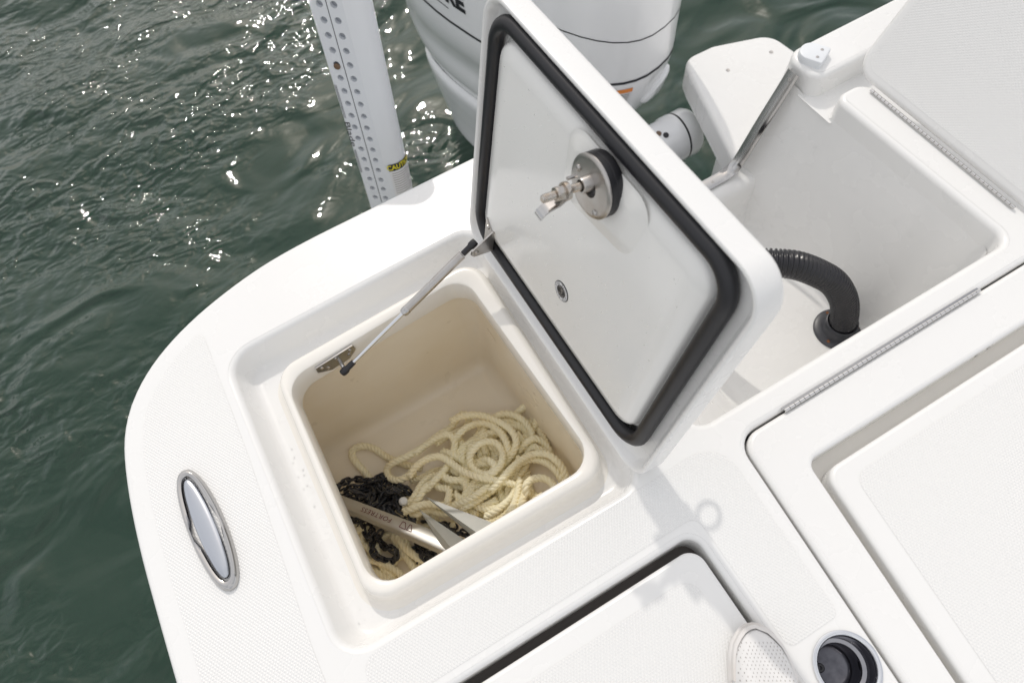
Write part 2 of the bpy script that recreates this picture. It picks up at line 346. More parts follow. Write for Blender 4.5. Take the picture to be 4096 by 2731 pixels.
# stainless edge strip
sp2 = [(.60, -.309), (.70, -.3085), (.85, -.308), (.98, -.3075), (1.035, -.306), (1.062, -.298), (1.080, -.280), (1.092, -.255), (1.125, -.16), (1.16, -.07), (1.181, -.012)]
sp2 = spline([(x, 0, z) for x, z in sp2], .012)
def strip_loops(y0, y1):
    L_ = []
    for i, p in enumerate(sp2):
        a = sp2[max(i-1, 0)]; c_ = sp2[min(i+1, len(sp2)-1)]; t_ = (c_-a).normalized(); n_ = Vector((-t_.z, 0, t_.x))
        L_.append([Vector((p.x, y0, p.z))+n_*.001, Vector((p.x, y0, p.z))+n_*.0045, Vector((p.x, y0+.002, p.z))+n_*.006, Vector((p.x, y1-.002, p.z))+n_*.006, Vector((p.x, y1, p.z))+n_*.0045, Vector((p.x, y1, p.z))+n_*.001])
    return L_
st = MB().loft(strip_loops(.829, .866), True, True, True).build('steel_strip', M['steel'], boat)
for k in (3, 12, 20, 31, len(sp2)-3):
    p = sp2[min(k, len(sp2)-2)]; q = sp2[min(k, len(sp2)-2)+1]; t_ = (q-p).normalized(); n_ = Vector((-t_.z, 0, t_.x))
    MB().lathe(Vector((p.x, .846, p.z))+n_*.0058, n_, [(.0045, 0), (.0042, .0008), (.0028, .0012), (.0015, .0004)], 12, False, True).build('screw', M['satin'], st)
# right-hand box: gutter floor, corner block bumper
MB().fill([at(rpoly([(1.183, .700, .004), (1.258, .700, .01), (1.258, .186, .01), (1.97, .186, .01), (1.97, .818, .01), (1.183, .818, .004)], 3), -.062)]).build('gutter_floor', GEL, boat)
pad2 = rpoly([(1.222, .811, .005), (1.277, .839, .005), (1.247, .898, .0295), (1.192, .870, .0295)], 8)
pm = MB(); pm.loft([at(off(pad2, -.002), -.01), at(off(pad2, 0), .004), at(off(pad2, 0), .016), at(off(pad2, -.0015), .019), at(off(pad2, -.004), .020)], cap1=True)
pd = pm.build('bumper_block', M['poly'], boat)
for x, y in ((1.254, .847), (1.228, .834)): MB().lathe((x, y, .0195), (0, 0, 1), [(.0045, 0), (.0042, .001), (.002, .0013), (.0012, .0006)], 12, False, True).build('screw', M['satin'], pd)

# ------------------------------------------------------------------ hatches in the deck
hp = rrect(-.93, .287, -.93, .0555, .030)
def lid_loops(loop, zt, r=.008, dep=-.045): return [at(off(loop, -.001), dep), at(loop, -r+zt-.004), at(loop, -r+zt)] + [at(off(loop, -r*(1-math.cos(R(a)))), zt-r+r*math.sin(R(a))) for a in (20, 40, 60, 80)] + [at(off(loop, -r), zt-.0001)]
fh = MB().loft(lid_loops(hp, -.0005)).fill([at(off(hp, -.008), -.0005)]).build('deck_hatch', GEL, boat)
panel('nonskid_field', [(-.90, -.90, .02), (.250, -.90, .02), (.250, .018, .03), (-.90, .018, .03)], .0000, NS, fh)
fo = off(h2, -.0045); gi = rpoly([(.420, -1.12, .02), (1.46, -1.12, .02), (1.46, .072, .02), (.549, .072, .022)])
ch = MB().loft(lid_loops(fo, .0005, .010)).fill([at(off(fo, -.010), .0005), at(off(gi, .008), .0005)])
ch.loft([at(off(gi, .008*(1-math.sin(R(a)))), .0004-.008*(1-math.cos(R(a)))) for a in (0, 20, 40, 60, 80)] + [at(gi, -.012), at(off(gi, -.001), -.057)])
ch = ch.build('cockpit_hatch', GEL, boat)
MB().fill([at(off(gi, .002), -.056)]).build('hatch_channel', M['cream'], ch)
ip = rpoly([(.434, -1.08, .03), (1.43, -1.08, .03), (1.43, .043, .03), (.561, .043, .032)])
MB().loft(lid_loops(ip, -.002, .009, -.0555)).fill([at(off(ip, -.009), -.002)]).build('inner_hatch', GEL, ch)
panel('nonskid_field', [(.475, -1.05, .02), (1.40, -1.05, .02), (1.40, .012, .03), (.600, .012, .03)], -.0015, NS, ch)
for x, z in ((.562, -.022), (.968, -.022), (.998, -.02)):
    MB().lathe((x, .0712, z), (0, -1, 0), [(.0045, 0), (.004, .0012), (.002, .0016)], 10, False, True).build('screw', M['satin'], ch)
# piano hinges: every knuckle a piece
kb = MB(); kb.lathe((-.0054, 0, 0), (1, 0, 0), [(.0028, 0), (.0038, .0005), (.0038, .0105), (.0028, .0110)], 10, True, True)
km = bpy.data.meshes.new('hinge_knuckle'); km.from_pydata(kb.v, [], kb.f); km.materials.append(mat('hinge_steel', (.66, .65, .64), .22, 1, rvar=.08))
km.polygons.foreach_set('use_smooth', [True]*len(km.polygons)); km.set_sharp_from_angle(angle=R(40))
for k in range(42):
    o = Vector((.580+.0116*k, .1685, .0035)) - ORG[boat.name]
    share('hinge_knuckle', km, ch, Matrix.Translation(o) @ Matrix.Rotation(math.pi*(k % 2), 4, 'X'))
MB().box((.8185, .1735, .0006), (.49, .005, .0010)).build('hinge_leaf', M['steel'], ch)

# ------------------------------------------------------------------ second locker lid (textured, hinged on the ledge)
T2 = R(30); N2 = Vector((-math.cos(T2), 0, math.sin(T2))); W2 = Vector((math.sin(T2), 0, math.cos(T2)))
def L2(p): return Vector((1.278, 0, .004)) + Vector((0, p.x, 0)) + W2*p.y + N2*p.z
a2 = rrect(.208, .768, .002, .58, .055)
def lidshell(loop, back, r): return [at(off(loop, -.001), back)] + [at(loop, back+.002), at(loop, -r)] + [at(off(loop, -r*(1-math.cos(R(a)))), -r+r*math.sin(R(a))) for a in (18, 36, 54, 72, 90)]
l2 = MB().loft(lidshell(a2, -.035, .014), cap0=True).fill([at(off(a2, -.014), 0)]).map(L2).build('second_locker_lid', GEL, boat)
tag(l2, 'raised second locker lid with textured outer skin')
MB().fill([at(off(a2, -.024), .0005)]).map(L2).build('nonskid_field', M['ns_lid'], l2)
for k in range(36):
    o = Vector((1.268, .2785+.0116*k, .006)) - ORG[boat.name]
    share('hinge_knuckle', km, l2, Matrix.Translation(o) @ Matrix.Rotation(math.pi/2, 4, 'Z') @ Matrix.Rotation(math.pi*(k % 2), 4, 'X'))

# ------------------------------------------------------------------ anchor locker lid, standing open
T1 = R(12); N1 = Vector((-math.cos(T1), 0, math.sin(T1))); W1 = Vector((math.sin(T1), 0, math.cos(T1)))
def L1(p): return Vector((.262, 0, 0)) + Vector((0, p.x, 0)) + W1*p.y + N1*p.z
o1 = rrect(.196, .856, .002, .572, .058, 9)
FL = -.018
lid = MB().loft([at(off(o1, -.014), -.050)] + [at(off(o1, -.014*(1-math.sin(R(a)))), -.036-.014*math.cos(R(a))) for a in (18, 36, 54, 72, 90)]
     + [at(o1, -.004), at(off(o1, -.001), -.001), at(off(o1, -.003), 0), at(off(o1, -.006), 0), at(off(o1, -.009), -.002), at(off(o1, -.012), -.006), at(off(o1, -.017), FL+.002), at(off(o1, -.021), FL), at(off(o1, -.060), FL)], cap0=True)
lid.map(L1); lid = lid.build('locker_lid', GEL, boat); tag(lid, 'open white anchor locker lid with black gasket and latch')
g1 = rrect(.242, .818, .064, .546, .052, 9)
gp = off(g1, -.000)
gs = [Vector((p.x, p.y, FL+.012)) for p in gp]
gk = MB(); n = len(gs)
loops = []
for i, p in enumerate(gs):
    t_ = (gs[(i+1) % n]-gs[i-1]).normalized(); s_ = Vector((t_.y, -t_.x, 0))
    loops.append([p + s_*(.0138*math.cos(q)) + Vector((0, 0, .0125*math.sin(q))) for q in [2*math.pi*k/12 for k in range(12)]])
gk.loft(loops + [loops[0]]).map(L1).build('gasket', M['rubber'], lid)
p1 = rrect(.262, .800, .084, .526, .046, 9)
cen = MB().loft([at(off(p1, .008), FL-.001), at(p1, FL+.004), at(off(p1, -.003), -.004), at(off(p1, -.008), .000), at(off(p1, -.026), .005), at(off(p1, -.032), .006)]).fill([at(off(p1, -.032), .006)]).map(L1).build('lid_liner', M['lidgel'], lid)
bs = rpoly([(.408, .425, .026), (.560, .405, .026), (.572, .515, .026), (.395, .515, .026)])
MB().loft([at(off(bs, .012), .0055), at(off(bs, .006), .0065), at(off(bs, -.014), .0125), at(off(bs, -.019), .013)]).fill([at(off(bs, -.019), .013)]).map(L1).build('latch_pad', M['lidgel'], lid)
# latch
LV, LH = .487, .489
def disc(name, prof, m_, n=40, v=LV, hh=LH, par=lid): return MB().lathe((v, hh, 0), (0, 0, 1), prof, n, False, True).map(L1).build(name, m_, par)
disc('latch_base', [(.0455, .004), (.0465, .006), (.0465, .0160), (.0460, .0165), (.0460, .0172), (.0465, .0178), (.0465, .0255), (.0455, .0262)], M['black'])
lpte = disc('latch_plate', [(.0455, .0262), (.0468, .0270), (.0466, .0288), (.0440, .0306), (.0400, .0312), (.0150, .0312), (.0145, .0290), (.0145, .012)], M['satin'])
for v, hh in ((.517, .499), (.463, .462)): disc('screw', [(.0052, .0310), (.005, .0325), (.0035, .0338), (.0012, .0342), (.001, .0332)], M['satin'], 14, v, hh)
rv, rh = .489, .496
disc('latch_barrel', [(.0115, .012), (.0115, .044), (.0108, .046), (.0085, .046), (.0085, .035)], M['satin'], 24, rv, rh)
th = [(.0062, .030)]
for k in range(28): th += [(.0062, .050+.002*k), (.0053, .051+.002*k)]
th += [(.0056, .1065), (.004, .1078)]
bolt = disc('latch_bolt', th, M['rusty'], 16, rv, rh)
disc('cotter_pin', [(.0026, .044), (.0026, .060)], M['satin'], 8, rv+.014, rh+.006)
nb = MB(); hexa = [Vector((rv+.0105*math.cos(R(60*k+15)), rh+.0105*math.sin(R(60*k+15)))) for k in range(6)]
nb.loft([at(hexa, .073), at(hexa, .083)], True, True, True).map(L1).build('hex_nut', M['rusty'], lid)
disc('washer', [(.0085, .066), (.0128, .0665), (.0132, .070), (.0128, .073), (.0085, .0732)], M['rusty'], 22, rv, rh)
disc('hex_nut', [(.0070, .083), (.0100, .0832), (.0098, .0865), (.0070, .0872)], M['rusty'], 22, rv, rh)
am = MB(); arm = [(.064, rh+.004), (.068, rh-.006), (.078, rh-.014), (.094, rh-.018), (.102, rh-.022), (.108, rh-.029)]
for sgn in (0,): am.loft([[Vector((rv-.0085, q_, o_)), Vector((rv+.0085, q_, o_)), Vector((rv+.0085, q_-.0035, o_+.001)), Vector((rv-.0085, q_-.0035, o_+.001))] for o_, q_ in arm], True, True, True)
am.map(L1).build('latch_arm', M['steel'], lid)
# pull ring on the outer skin
rg = MB().tube([Vector((LV-.062+.021*math.cos(a), .390+.004, -.062+.021*math.sin(a)-.012)) for a in [2*math.pi*k/28 for k in range(28)]], .0042, 8, True).map(L1).build('pull_ring', M['chrome'], lid)
disc('pull_plate', [(.03, -.0495), (.03, -.053), (.027, -.055)], M['chrome'], 28, LV-.06, .39)
# round maker's badge
def badge(r0, r1, z): return MB().loft([[Vector((.511+r*math.cos(a), .208+r*math.sin(a), z)) for a in [2*math.pi*k/40 for k in range(40)]] for r in (r0, r1)])
bd = MB().loft([[Vector((.511+r*math.cos(a), .208+r*math.sin(a), z)) for a in [2*math.pi*k/40 for k in range(40)]] for r, z in ((.0205, .0058), (.0205, .0070))], True, False, True).map(L1).build('badge', M['ink'], lid)
badge(.0192, .0126, .0074).map(L1).build('badge_ring', M['paper'], lid)
tx = MB(); word = 'REGULATOR-REGULATOR-'
for k, ch_ in enumerate(word):
    a = -2*math.pi*k/len(word); t_ = text_mb(ch_, .0062); ca, sa = math.cos(a-math.pi/2), math.sin(a-math.pi/2)
    tx.add([Vector((.511 - (p.x*math.cos(a-0) - (p.y+.0158)*math.sin(a)), .208 + p.x*math.sin(a) + (p.y+.0158)*math.cos(a), .0078)) for p in t_.v], t_.f)
tx.map(L1).build('badge_lettering', M['ink'], lid, smooth=False)
em = MB()
for cx_, cy_, r_, a0, a1 in ((.003, .003, .006, 20, 200), (-.003, -.002, .006, 180, 330), (.0, .0, .0035, 60, 250), (-.004, .005, .003, 0, 160), (.005, -.005, .003, 150, 330)):
    em.loft([[Vector((.511+cx_+(r_+dr)*math.cos(R(a)), .208+cy_+(r_+dr)*math.sin(R(a)), .0078)) for dr in (-.0008, .0008)] for a in [a0+(a1-a0)*k/10 for k in range(11)]], closed=False)
em.map(L1).build('badge_figure', M['grey'], lid, smooth=False)
# strut bracket on the lid
br = MB(); tri = [(.772, .140), (.742, .118), (.742, .070), (.772, .070)]
br.loft([[Vector((v, hh, z)) for v, hh in tri] for z in (.006, .0095)], True, True, True)
ear = [(.006, .126), (.010, .128), (.055, .090), (.057, .080), (.050, .072), (.006, .070)]
br.loft([[Vector((v, hh, o_)) for o_, hh in ear] for v in (.7405, .7440)], True, True, True)
bk = br.map(L1).build('strut_bracket', M['satin'], lid, sharp=25)
for v, hh in ((.762, .122),): MB().lathe((v, hh, .0095), (0, 0, 1), [(.0055, 0), (.005, .002), (.003, .003)], 12, False, True).map(L1).build('screw', M['satin'], lid)
MB().lathe((.7405, .084, .045), (-1, 0, 0), [(.0048, 0), (.0045, .002), (.003, .003)], 12, False, True).map(L1).build('rivet', M['satin'], lid)

# ------------------------------------------------------------------ gas strut
B1 = L1(Vector((.757, .092, .046))); B0 = Vector((-.118, .728, -.058))
gsn = MB(); ax = (B1-B0).normalized(); Lg = (B1-B0).length
gst = MB().cyl(B0+ax*(Lg*.48), B1-ax*.03, .0093, 20).build('gas_strut', M['satin'], boat)
MB().cyl(B0+ax*.02, B0+ax*(Lg*.485), .0042, 14).build('strut_rod', M['chrome'], gst)
MB().lathe(B0+ax*(Lg*.48-.006), ax, [(.005, 0), (.0085, .002), (.0098, .006), (.0098, .014), (.0093, .016)], 20).build('strut_collar', M['steel'], gst)
for pp, dr in ((B0, ax), (B1, -ax)):
    e = MB(); e.lathe(pp-dr*.004, dr, [(.0, -.006), (.0075, -.005), (.0088, 0), (.0088, .008), (.0066, .012), (.0064, .030), (.0060, .032)], 16, True, True)
    e.build('strut_end', M['black'], gst)
bp0 = MB(); pl = [(-.168, -.030), (-.078, -.026), (-.076, -.046), (-.098, -.066), (-.142, -.068), (-.170, -.050)]
bp0.loft([[Vector((x, y_+.064*(x+.168), z)) for x, z in pl] for y_ in (.7490, .7528)][::-1], True, True, True)
pbk = bp0.build('strut_bracket', M['satin'], boat, sharp=20)
for x, z in ((-.157, -.040), (-.146, -.052), (-.122, -.036), (-.094, -.050), (-.088, -.036)):
    MB().lathe((x, .7490+.064*(x+.168), z), (0, -1, 0), [(.0044, 0), (.004, .0016), (.002, .0026), (.001, .002)], 12, False, True).build('screw', M['steel'], pbk)
MB().cyl((-.118, .762, -.055), (-.118, .732, -.057), .0045, 12).build('ball_stud', M['steel'], pbk)

# ------------------------------------------------------------------ pop-up cleat
CC = Vector((-.4635, .535, 0)); ca_ = math.atan2(.407-.662, -.456+.471) + math.pi/2
def lens(L_, W_, n=48, waist=0):
    o_ = []
    for k in range(n):
        a = 2*math.pi*k/n; y = math.sin(a); x = math.cos(a)
        yy = y*L_; xx = math.copysign(abs(x)**.85, x)*W_*(1 - waist*math.exp(-(y/.22)**2))
        o_.append(Vector((xx, yy)))
    return o_
def ctr(p): c_, s_ = math.cos(ca_), math.sin(ca_); return CC + Vector((p.x*c_-p.y*s_, p.x*s_+p.y*c_, p.z))
cl = MB(); cl.loft([at(lens(.130, .034), .0), at(lens(.1305, .0345), .004), at(lens(.128, .0325), .009), at(lens(.124, .030), .0118), at(lens(.120, .027), .0122), at(lens(.114, .0225, waist=-.22), .0105), at(lens(.111, .0205, waist=-.25), .004), at(lens(.110, .020, waist=-.25), -.004)], cap1=True)
cleat = cl.map(ctr).build('cleat', M['steel'], boat); tag(cleat, 'polished oval pop-up cleat')
hn = MB(); hn.loft([at(lens(.107, .0175), -.004), at(lens(.107, .0180), .007), at(lens(.106, .0172), .0100), at(lens(.103, .0150), .0116), at(lens(.095, .0095), .0124), at(lens(.085, .004), .0126)], cap1=True)
hn.map(ctr).build('cleat_horn', mat('brushed_steel', (.52, .54, .58), .24, 1, rvar=.06), cleat)
# ------------------------------------------------------------------ cup holder
c3 = (*CUP, 0)
cr_ = MB().lathe(c3, (0, 0, 1), [(0.0528, .0008), (0.0535, .002), (0.0524, .0042), (0.0500, .0050), (0.0472, .0045), (0.0449, .0020), (0.0439, -.004)], 56).build('cup_holder', M['chrome'], boat)
MB().lathe(c3, (0, 0, 1), [(0.0439, -.004), (0.0435, -.028), (0.0421, -.032), (0.0360, -.034), (0.0344, -.037), (0.0338, -.078)], 56).build('cup_wall', mat('dark_reflection_steel', (.30, .30, .32), .12, 1, rvar=.04), cr_)  # dark mirrored surroundings put into the steel colour of the cup
tag(cr_, 'round polished steel cup holder')
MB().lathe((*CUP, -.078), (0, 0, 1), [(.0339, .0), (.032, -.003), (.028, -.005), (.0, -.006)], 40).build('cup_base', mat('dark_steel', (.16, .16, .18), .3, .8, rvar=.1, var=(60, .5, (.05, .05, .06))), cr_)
MB().lathe((CUP[0]-.014, CUP[1]+.006, -.0842), (0, 0, 1), [(.0075, 0), (.0075, .004), (.0065, .005), (.003, .005), (.003, -.002)], 16).build('drain_fitting', M['hose'], cr_)

# ------------------------------------------------------------------ swim platform
plo = rpoly([(1.090, .86, .01), (1.195, 1.215, .02), (1.225, 1.288, .09), (1.335, 1.285, .05), (1.515, 1.222, .07), (1.530, 1.06, .05), (1.50, .86, .01)], 7)[::-1]
pf = MB().loft([at(off(plo, -.004), -.39)] + [at(plo, -.385), at(plo, -.314)] + [at(off(plo, -.012*(1-math.cos(R(a)))), -.312+.012*math.sin(R(a))) for a in (20, 45, 70, 90)], cap0=True).fill([at(off(plo, -.012), -.300)])
spf = pf.build('swim_platform', M['gel'], boat)
MB().loft([at(rpoly([(1.10, .868, .005), (1.16, 1.00, .02), (1.45, 1.00, .02), (1.45, .868, .005)], 3), z) for z in (-.392, -1.1)]).build('platform_bracket', M['gel'], spf)
for x, y in ((1.305, 1.170), (1.462, 1.157)): MB().lathe((x, y, -.2998), (0, 0, 1), [(.0065, 0), (.006, .0012), (.003, .0008)], 12, False, True).build('screw', M['satin'], spf)

# ------------------------------------------------------------------ outboard motor
MO = Vector((1.11, 1.27, -.65)); MY = R(15); KM = 1.22
def mz(z): return 1.22*z - .264
Fd = Vector((math.sin(MY), -math.cos(MY), 0)); Sd = Vector((-math.cos(MY), -math.sin(MY), 0))   # forward, port side
motor = empty('outboard_motor', MO); tag(motor, 'large white outboard motor hanging behind the transom', 'outboard motor')
SEC = [(.56, -.25, -.55, .08), (.54, -.12, -.70, .14), (.47, -.04, -.78, .19), (.36, 0, -.82, .215), (.25, .005, -.85, .225), (.10, 0, -.90, .227), (0, 0, -.92, .225)]
PAN = [(-.002, 0, -.92, .225), (-.05, -.008, -.94, .221), (-.10, -.02, -.96, .210), (-.15, -.04, -.985, .190), (-.20, -.07, -1.0, .176), (-.25, -.10, -.985, .174), (-.30, -.12, -.965, .166), (-.36, -.14, -.945, .145)]
LEG = [(-.355, -.13, -.955, .147), (-.38, -.13, -.965, .158), (-.43, -.15, -.96, .152), (-.50, -.17, -.95, .138), (-.60, -.20, -.94, .118), (-.75, -.22, -.90, .10), (-.95, -.24, -.82, .08), (-1.2, -.24, -.76, .07)]
SEC, PAN, LEG = [[(mz(z), f*KM, a*KM, w_*KM) for z, f, a, w_ in S] for S in (SEC, PAN, LEG)]
def msec(z, f, a, hw, n=48, ex=.85, d_=0):
    c_ = (f+a)/2; h_ = (f-a)/2; out_ = []
    for k in range(n):
        q = 2*math.pi*k/n; cx_, sx_ = math.cos(q), math.sin(q)
        s_ = c_ + math.copysign(abs(cx_)**ex, cx_)*(h_+d_); t_ = math.copysign(abs(sx_)**ex, sx_)*(hw+d_)
        out_.append(Vector((MO.x, MO.y, 0)) + Fd*s_ + Sd*t_ + Vector((0, 0, z)))
    return out_
def interp(S, z):
    for (a, b_) in zip(S, S[1:]):
        if a[0] >= z >= b_[0]:
            k = (a[0]-z)/(a[0]-b_[0]); return (z,) + tuple(a[i]+(b_[i]-a[i])*k for i in (1, 2, 3))
def dens(S, m_): 
    pts = [Vector((s[1], s[2], s[3])) for s in S]; zs = [s[0] for s in S]; out_ = []
    for i in range(len(S)-1):
        a, b_, c_, d_ = pts[max(i-1, 0)], pts[i], pts[i+1], pts[min(i+2, len(S)-1)]
        for j in range(m_):
            t = j/m_; p = .5*((2*b_) + (c_-a)*t + (2*a-5*b_+4*c_-d_)*t*t + (3*b_-a-3*c_+d_)*t**3); out_.append((zs[i]+(zs[i+1]-zs[i])*t, p.x, p.y, p.z))
    out_.append(S[-1]); return out_
cowl = MB().loft([msec(*s) for s in dens(SEC, 3)], True, True).build('cowl', M['motor'], motor)
pan_ = MB().loft([msec(*s) for s in dens(PAN, 3)]).build('lower_cowl', M['motor'], motor)
MB().loft([msec(*s, ex=.85) for s in dens(LEG, 3)], True, False, True).build('midsection', M['motor'], motor)
def band(zf, d_, w_, mm, name, rng_=(0, 48), amp=0):
    lo = []
    for k in range(rng_[0], rng_[1]+1):
        z = mz(zf + amp*math.cos(2*math.pi*(k % 48)/48))
        s = interp(SEC+PAN[1:], z); s2 = interp(SEC+PAN[1:], z-w_*KM)
        lo.append([msec(*s, d_=d_)[k % 48], msec(*s2, d_=d_)[k % 48]])
    return MB().loft(lo, closed=False).build(name, mm, motor)
band(.006, .0015, .008, M['ink'], 'cowl_seam', (-16, 16))
band(.045, .0012, .0032, M['ink'], 'pinstripe', (13, 26), -.012)
band(.19, .0012, .0032, M['ink'], 'pinstripe', (-16, 9), -.07)
band(.185, .0012, .025, M['ink'], 'stripe', (12, 19), .02)
# lettering along the port side of the cowl
def side_pt(s_, z, d_=.002):
    q = interp(SEC, z); c_ = (q[1]+q[2])/2; h_ = (q[1]-q[2])/2; u_ = min(.999, abs((s_-c_)/h_))
    t_ = q[3]*(1-u_**(2/.85))**(.85/2)
    return Vector((MO.x, MO.y, 0)) + Fd*s_ + Sd*(t_+d_) + Vector((0, 0, z))
tx = text_mb('OFFSHORE', .068, 1.06, .0035)
MB().add([side_pt((-.645 + p.x*1.05)*KM, mz(.088 + p.y)) for p in tx.v], tx.f).build('cowl_lettering', M['ink'], motor, smooth=False)
# steering tube, bracket
TY, TZ = 1.177, -.500
def tlathe(x0, pr_, *a): return MB().lathe((x0, TY, TZ), (1, 0, 0), [(r_*KM, d_*KM) for r_, d_ in pr_], 36, *a)
tlathe(.785, [(.05, 0), (.058, .02), (.062, .10), (.062, .26), (.066, .268), (.066, .296)], True).build('tilt_tube', M['motor'], motor)
tlathe(1.1475, [(.0645, 0), (.0645, .005)]).build('tube_seal', M['ink'], motor)
tlathe(1.1536, [(.0655, 0), (.066, .03), (.060, .042), (.045, .048), (.02, .050)], False, True).build('tube_cap', M['motor'], motor)
for x, a, mm in ((1.078, 250, 'ink'), (1.06, 262, 'bronze')):
    n_ = Vector((0, math.cos(R(a)), math.sin(R(a)+math.pi)))
    MB().lathe(Vector((x, TY, TZ))+n_*.0755, n_, [(.0095, 0), (.0095, .002), (.006, .0025)], 14, False, True).build('port_plug', M[mm], motor)
for x0 in (.83, 1.03):
    MB().loft([at(rpoly([(x0, .872, .01), (x0+.06, .872, .01), (x0+.06, 1.30, .03), (x0, 1.30, .03)], 4), z) for z in (-.50, -1.65)], True, True, True).build('clamp_bracket', M['motor'], motor)
# latch cover and warning label on the front
def front_pt(t_, z, d_=.002):
    q = interp(SEC+PAN[1:], z); c_ = (q[1]+q[2])/2; h_ = (q[1]-q[2])/2; u_ = min(.999, abs(t_)/q[3])
    s_ = c_ + h_*(1-u_**(2/.85))**(.85/2) + d_
    return Vector((MO.x, MO.y, 0)) + Fd*s_ + Sd*t_ + Vector((0, 0, z))
def patch_(t0, t1, z0, z1, d_, n_=6): return MB().loft([[front_pt((t0+(t1-t0)*i/n_)*KM, mz(z0+(z1-z0)*j/2), d_) for i in range(n_+1)] for j in range(3)], closed=False)
wlab = patch_(.075, .150, -.020, -.082, .002).build('warning_label', M['paper'], motor)
patch_(.075, .150, -.020, -.034, .003).build('warning_stripe', M['orange'], wlab)
for k in range(6): patch_(.080, .136+.008*(k % 2), -.040-.0065*k, -.0425-.0065*k, .003, 4).build('warning_text', M['grey'], wlab)
lt = MB(); lt.loft([[front_pt((-.03+rr*(.055*math.cos(a)))*KM, mz(-.085+rr*(.030*math.sin(a)-.018*math.cos(a))), dd) for a in [2*math.pi*k/24 for k in range(24)]] for rr, dd in ((1.05, -.004), (1.0, .010), (.85, .016), (.5, .018))], True, False, True).build('latch_cover', M['motor'], motor)

# ------------------------------------------------------------------ shallow-water anchor post
po = empty('anchor_post', (.2, 1.43, -1.1)); tag(po, 'white perforated shallow water anchor post with caution label', 'anchor post')
base = Vector((.142, 1.4125, -.425)); axp = Vector((.085, .02, 1)).normalized()
fx = Vector((.80, -.60, 0)).normalized(); fx = (fx - axp*fx.dot(axp)).normalized(); fy = axp.cross(fx).normalized()   # across the face, into the post
Wp = .062
def PP(u_, d_, s_): return base + (fx*u_ + fy*d_ + axp*s_)*1.25
z0, z1 = -.80, .68
prof = [(0, .0), (0, .055)] + [(.02+.03*k, .075+.004*math.sin(k)) for k in range(2)] + [(Wp+.042*math.sin(R(a))-.006*0, .036-.036*math.cos(R(a))) for a in range(170, -1, -17)]
body = MB(); body.loft([[PP(u_, d_, s_) for u_, d_ in prof] for s_ in (z0, 0, .3, .5, z1)], closed=False)
cell = .0315; rows = [(.006, .031), (.033, .058)]; hr = .0065
def holed(x0, x1, s0):
    cx_, cs_ = (x0+x1)/2, s0+cell/2; K = 16; sq = []; ci = []
    for k in range(K):
        a = 2*math.pi*(k+.5)/K; c_, s_ = math.cos(a), math.sin(a); m_ = max(abs(c_)/((x1-x0)/2), abs(s_)/(cell/2))
        sq.append(PP(cx_+c_/m_, 0, cs_+s_/m_)); ci.append(PP(cx_+hr*c_, 0, cs_+hr*s_*1.12))
    inn_ = [p + fy*.010 for p in ci]
    body.loft([sq, ci, inn_]); corners = [(x0, s0), (x1, s0), (x1, s0+cell), (x0, s0+cell)]
    for i, (a, c_) in enumerate(corners):
        p = PP(a, 0, c_); near = sorted(range(K), key=lambda k: (sq[k]-p).length)[:2]; body.add([p, sq[near[0]], sq[near[1]]], [(0, 1, 2)])
    holes.append(inn_)
holes = []
nh = int((.66-.03)/cell)
for k in range(nh):
    for x0, x1 in rows: holed(x0, x1, .03+k*cell)
def face(u0, u1, s0, s1): body.add([PP(u0, 0, s0), PP(u1, 0, s0), PP(u1, 0, s1), PP(u0, 0, s1)], [(0, 1, 2, 3)])
st_, en = .03, .03+nh*cell
face(0, Wp, z0, st_); face(0, Wp, en, z1); face(0, .006, st_, en); face(.058, Wp, st_, en)
body.add([PP(.031, 0, st_), PP(.032, .004, st_), PP(.033, 0, st_), PP(.031, 0, en), PP(.032, .004, en), PP(.033, 0, en)], [(0, 1, 4, 3), (1, 2, 5, 4)])
bo = body.build('post', M['pole'], po, sharp=30)
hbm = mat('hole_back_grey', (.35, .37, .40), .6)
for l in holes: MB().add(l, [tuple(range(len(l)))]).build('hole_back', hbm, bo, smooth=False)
MB().add([PP(.0312, .0008, -.14), PP(.0328, .0008, -.14), PP(.0328, .0008, en), PP(.0312, .0008, en)], [(0, 1, 2, 3)]).build('seam', M['ink'], bo)
for u_, s_ in ((.0185, .420), (.047, .02)): MB().lathe(PP(u_, -.0002, s_), -fy, [(.0085, 0), (.008, .003), (.005, .004)], 14, False, True).build('bolt', M['bronze'], bo)
tx = text_mb('Blade', .030)
MB().add([PP(.0035 + p.y*.55 + .0, -.0008, .245 - p.x*1.1) for p in tx.v], tx.f).build('post_lettering', M['ink'], bo, smooth=False)
for a, c_ in ((.29, .375), (.13, .20)):
    ln = MB()
    for u_ in (.0015, .004): ln.add([PP(u_, -.0007, a), PP(u_+.0009, -.0007, a), PP(u_+.0009, -.0007, c_), PP(u_, -.0007, c_)], [(0, 1, 2, 3)])
    ln.build('pinstripe', M['ink'], bo)
def wrap(t_, s_, d_=.0012):   # t 0..1 around the rounded side
    a = R(20+110*t_); return PP(Wp+(.042+d_)*math.sin(a), .036-(.036+d_)*math.cos(a), s_)
def wpatch(t0, t1, s0, s1, d_=.0012, n_=6): return MB().loft([[wrap(t0+(t1-t0)*i/n_, s_, d_) for i in range(n_+1)] for s_ in (s0, s1)], closed=False)
cb = wpatch(-.06, .75, .055, .160).build('caution_label', M['paper'], bo)
wpatch(-.06, .75, .139, .160, .0018).build('caution_band', M['ink'], cb)
tx = text_mb('CAUTION', .021, 1, .0005)
MB().add([wrap(.34 + p.x/.105, .1495 + p.y, .0024) for p in tx.v], tx.f).build('caution_lettering', M['yellow'], cb, smooth=False)
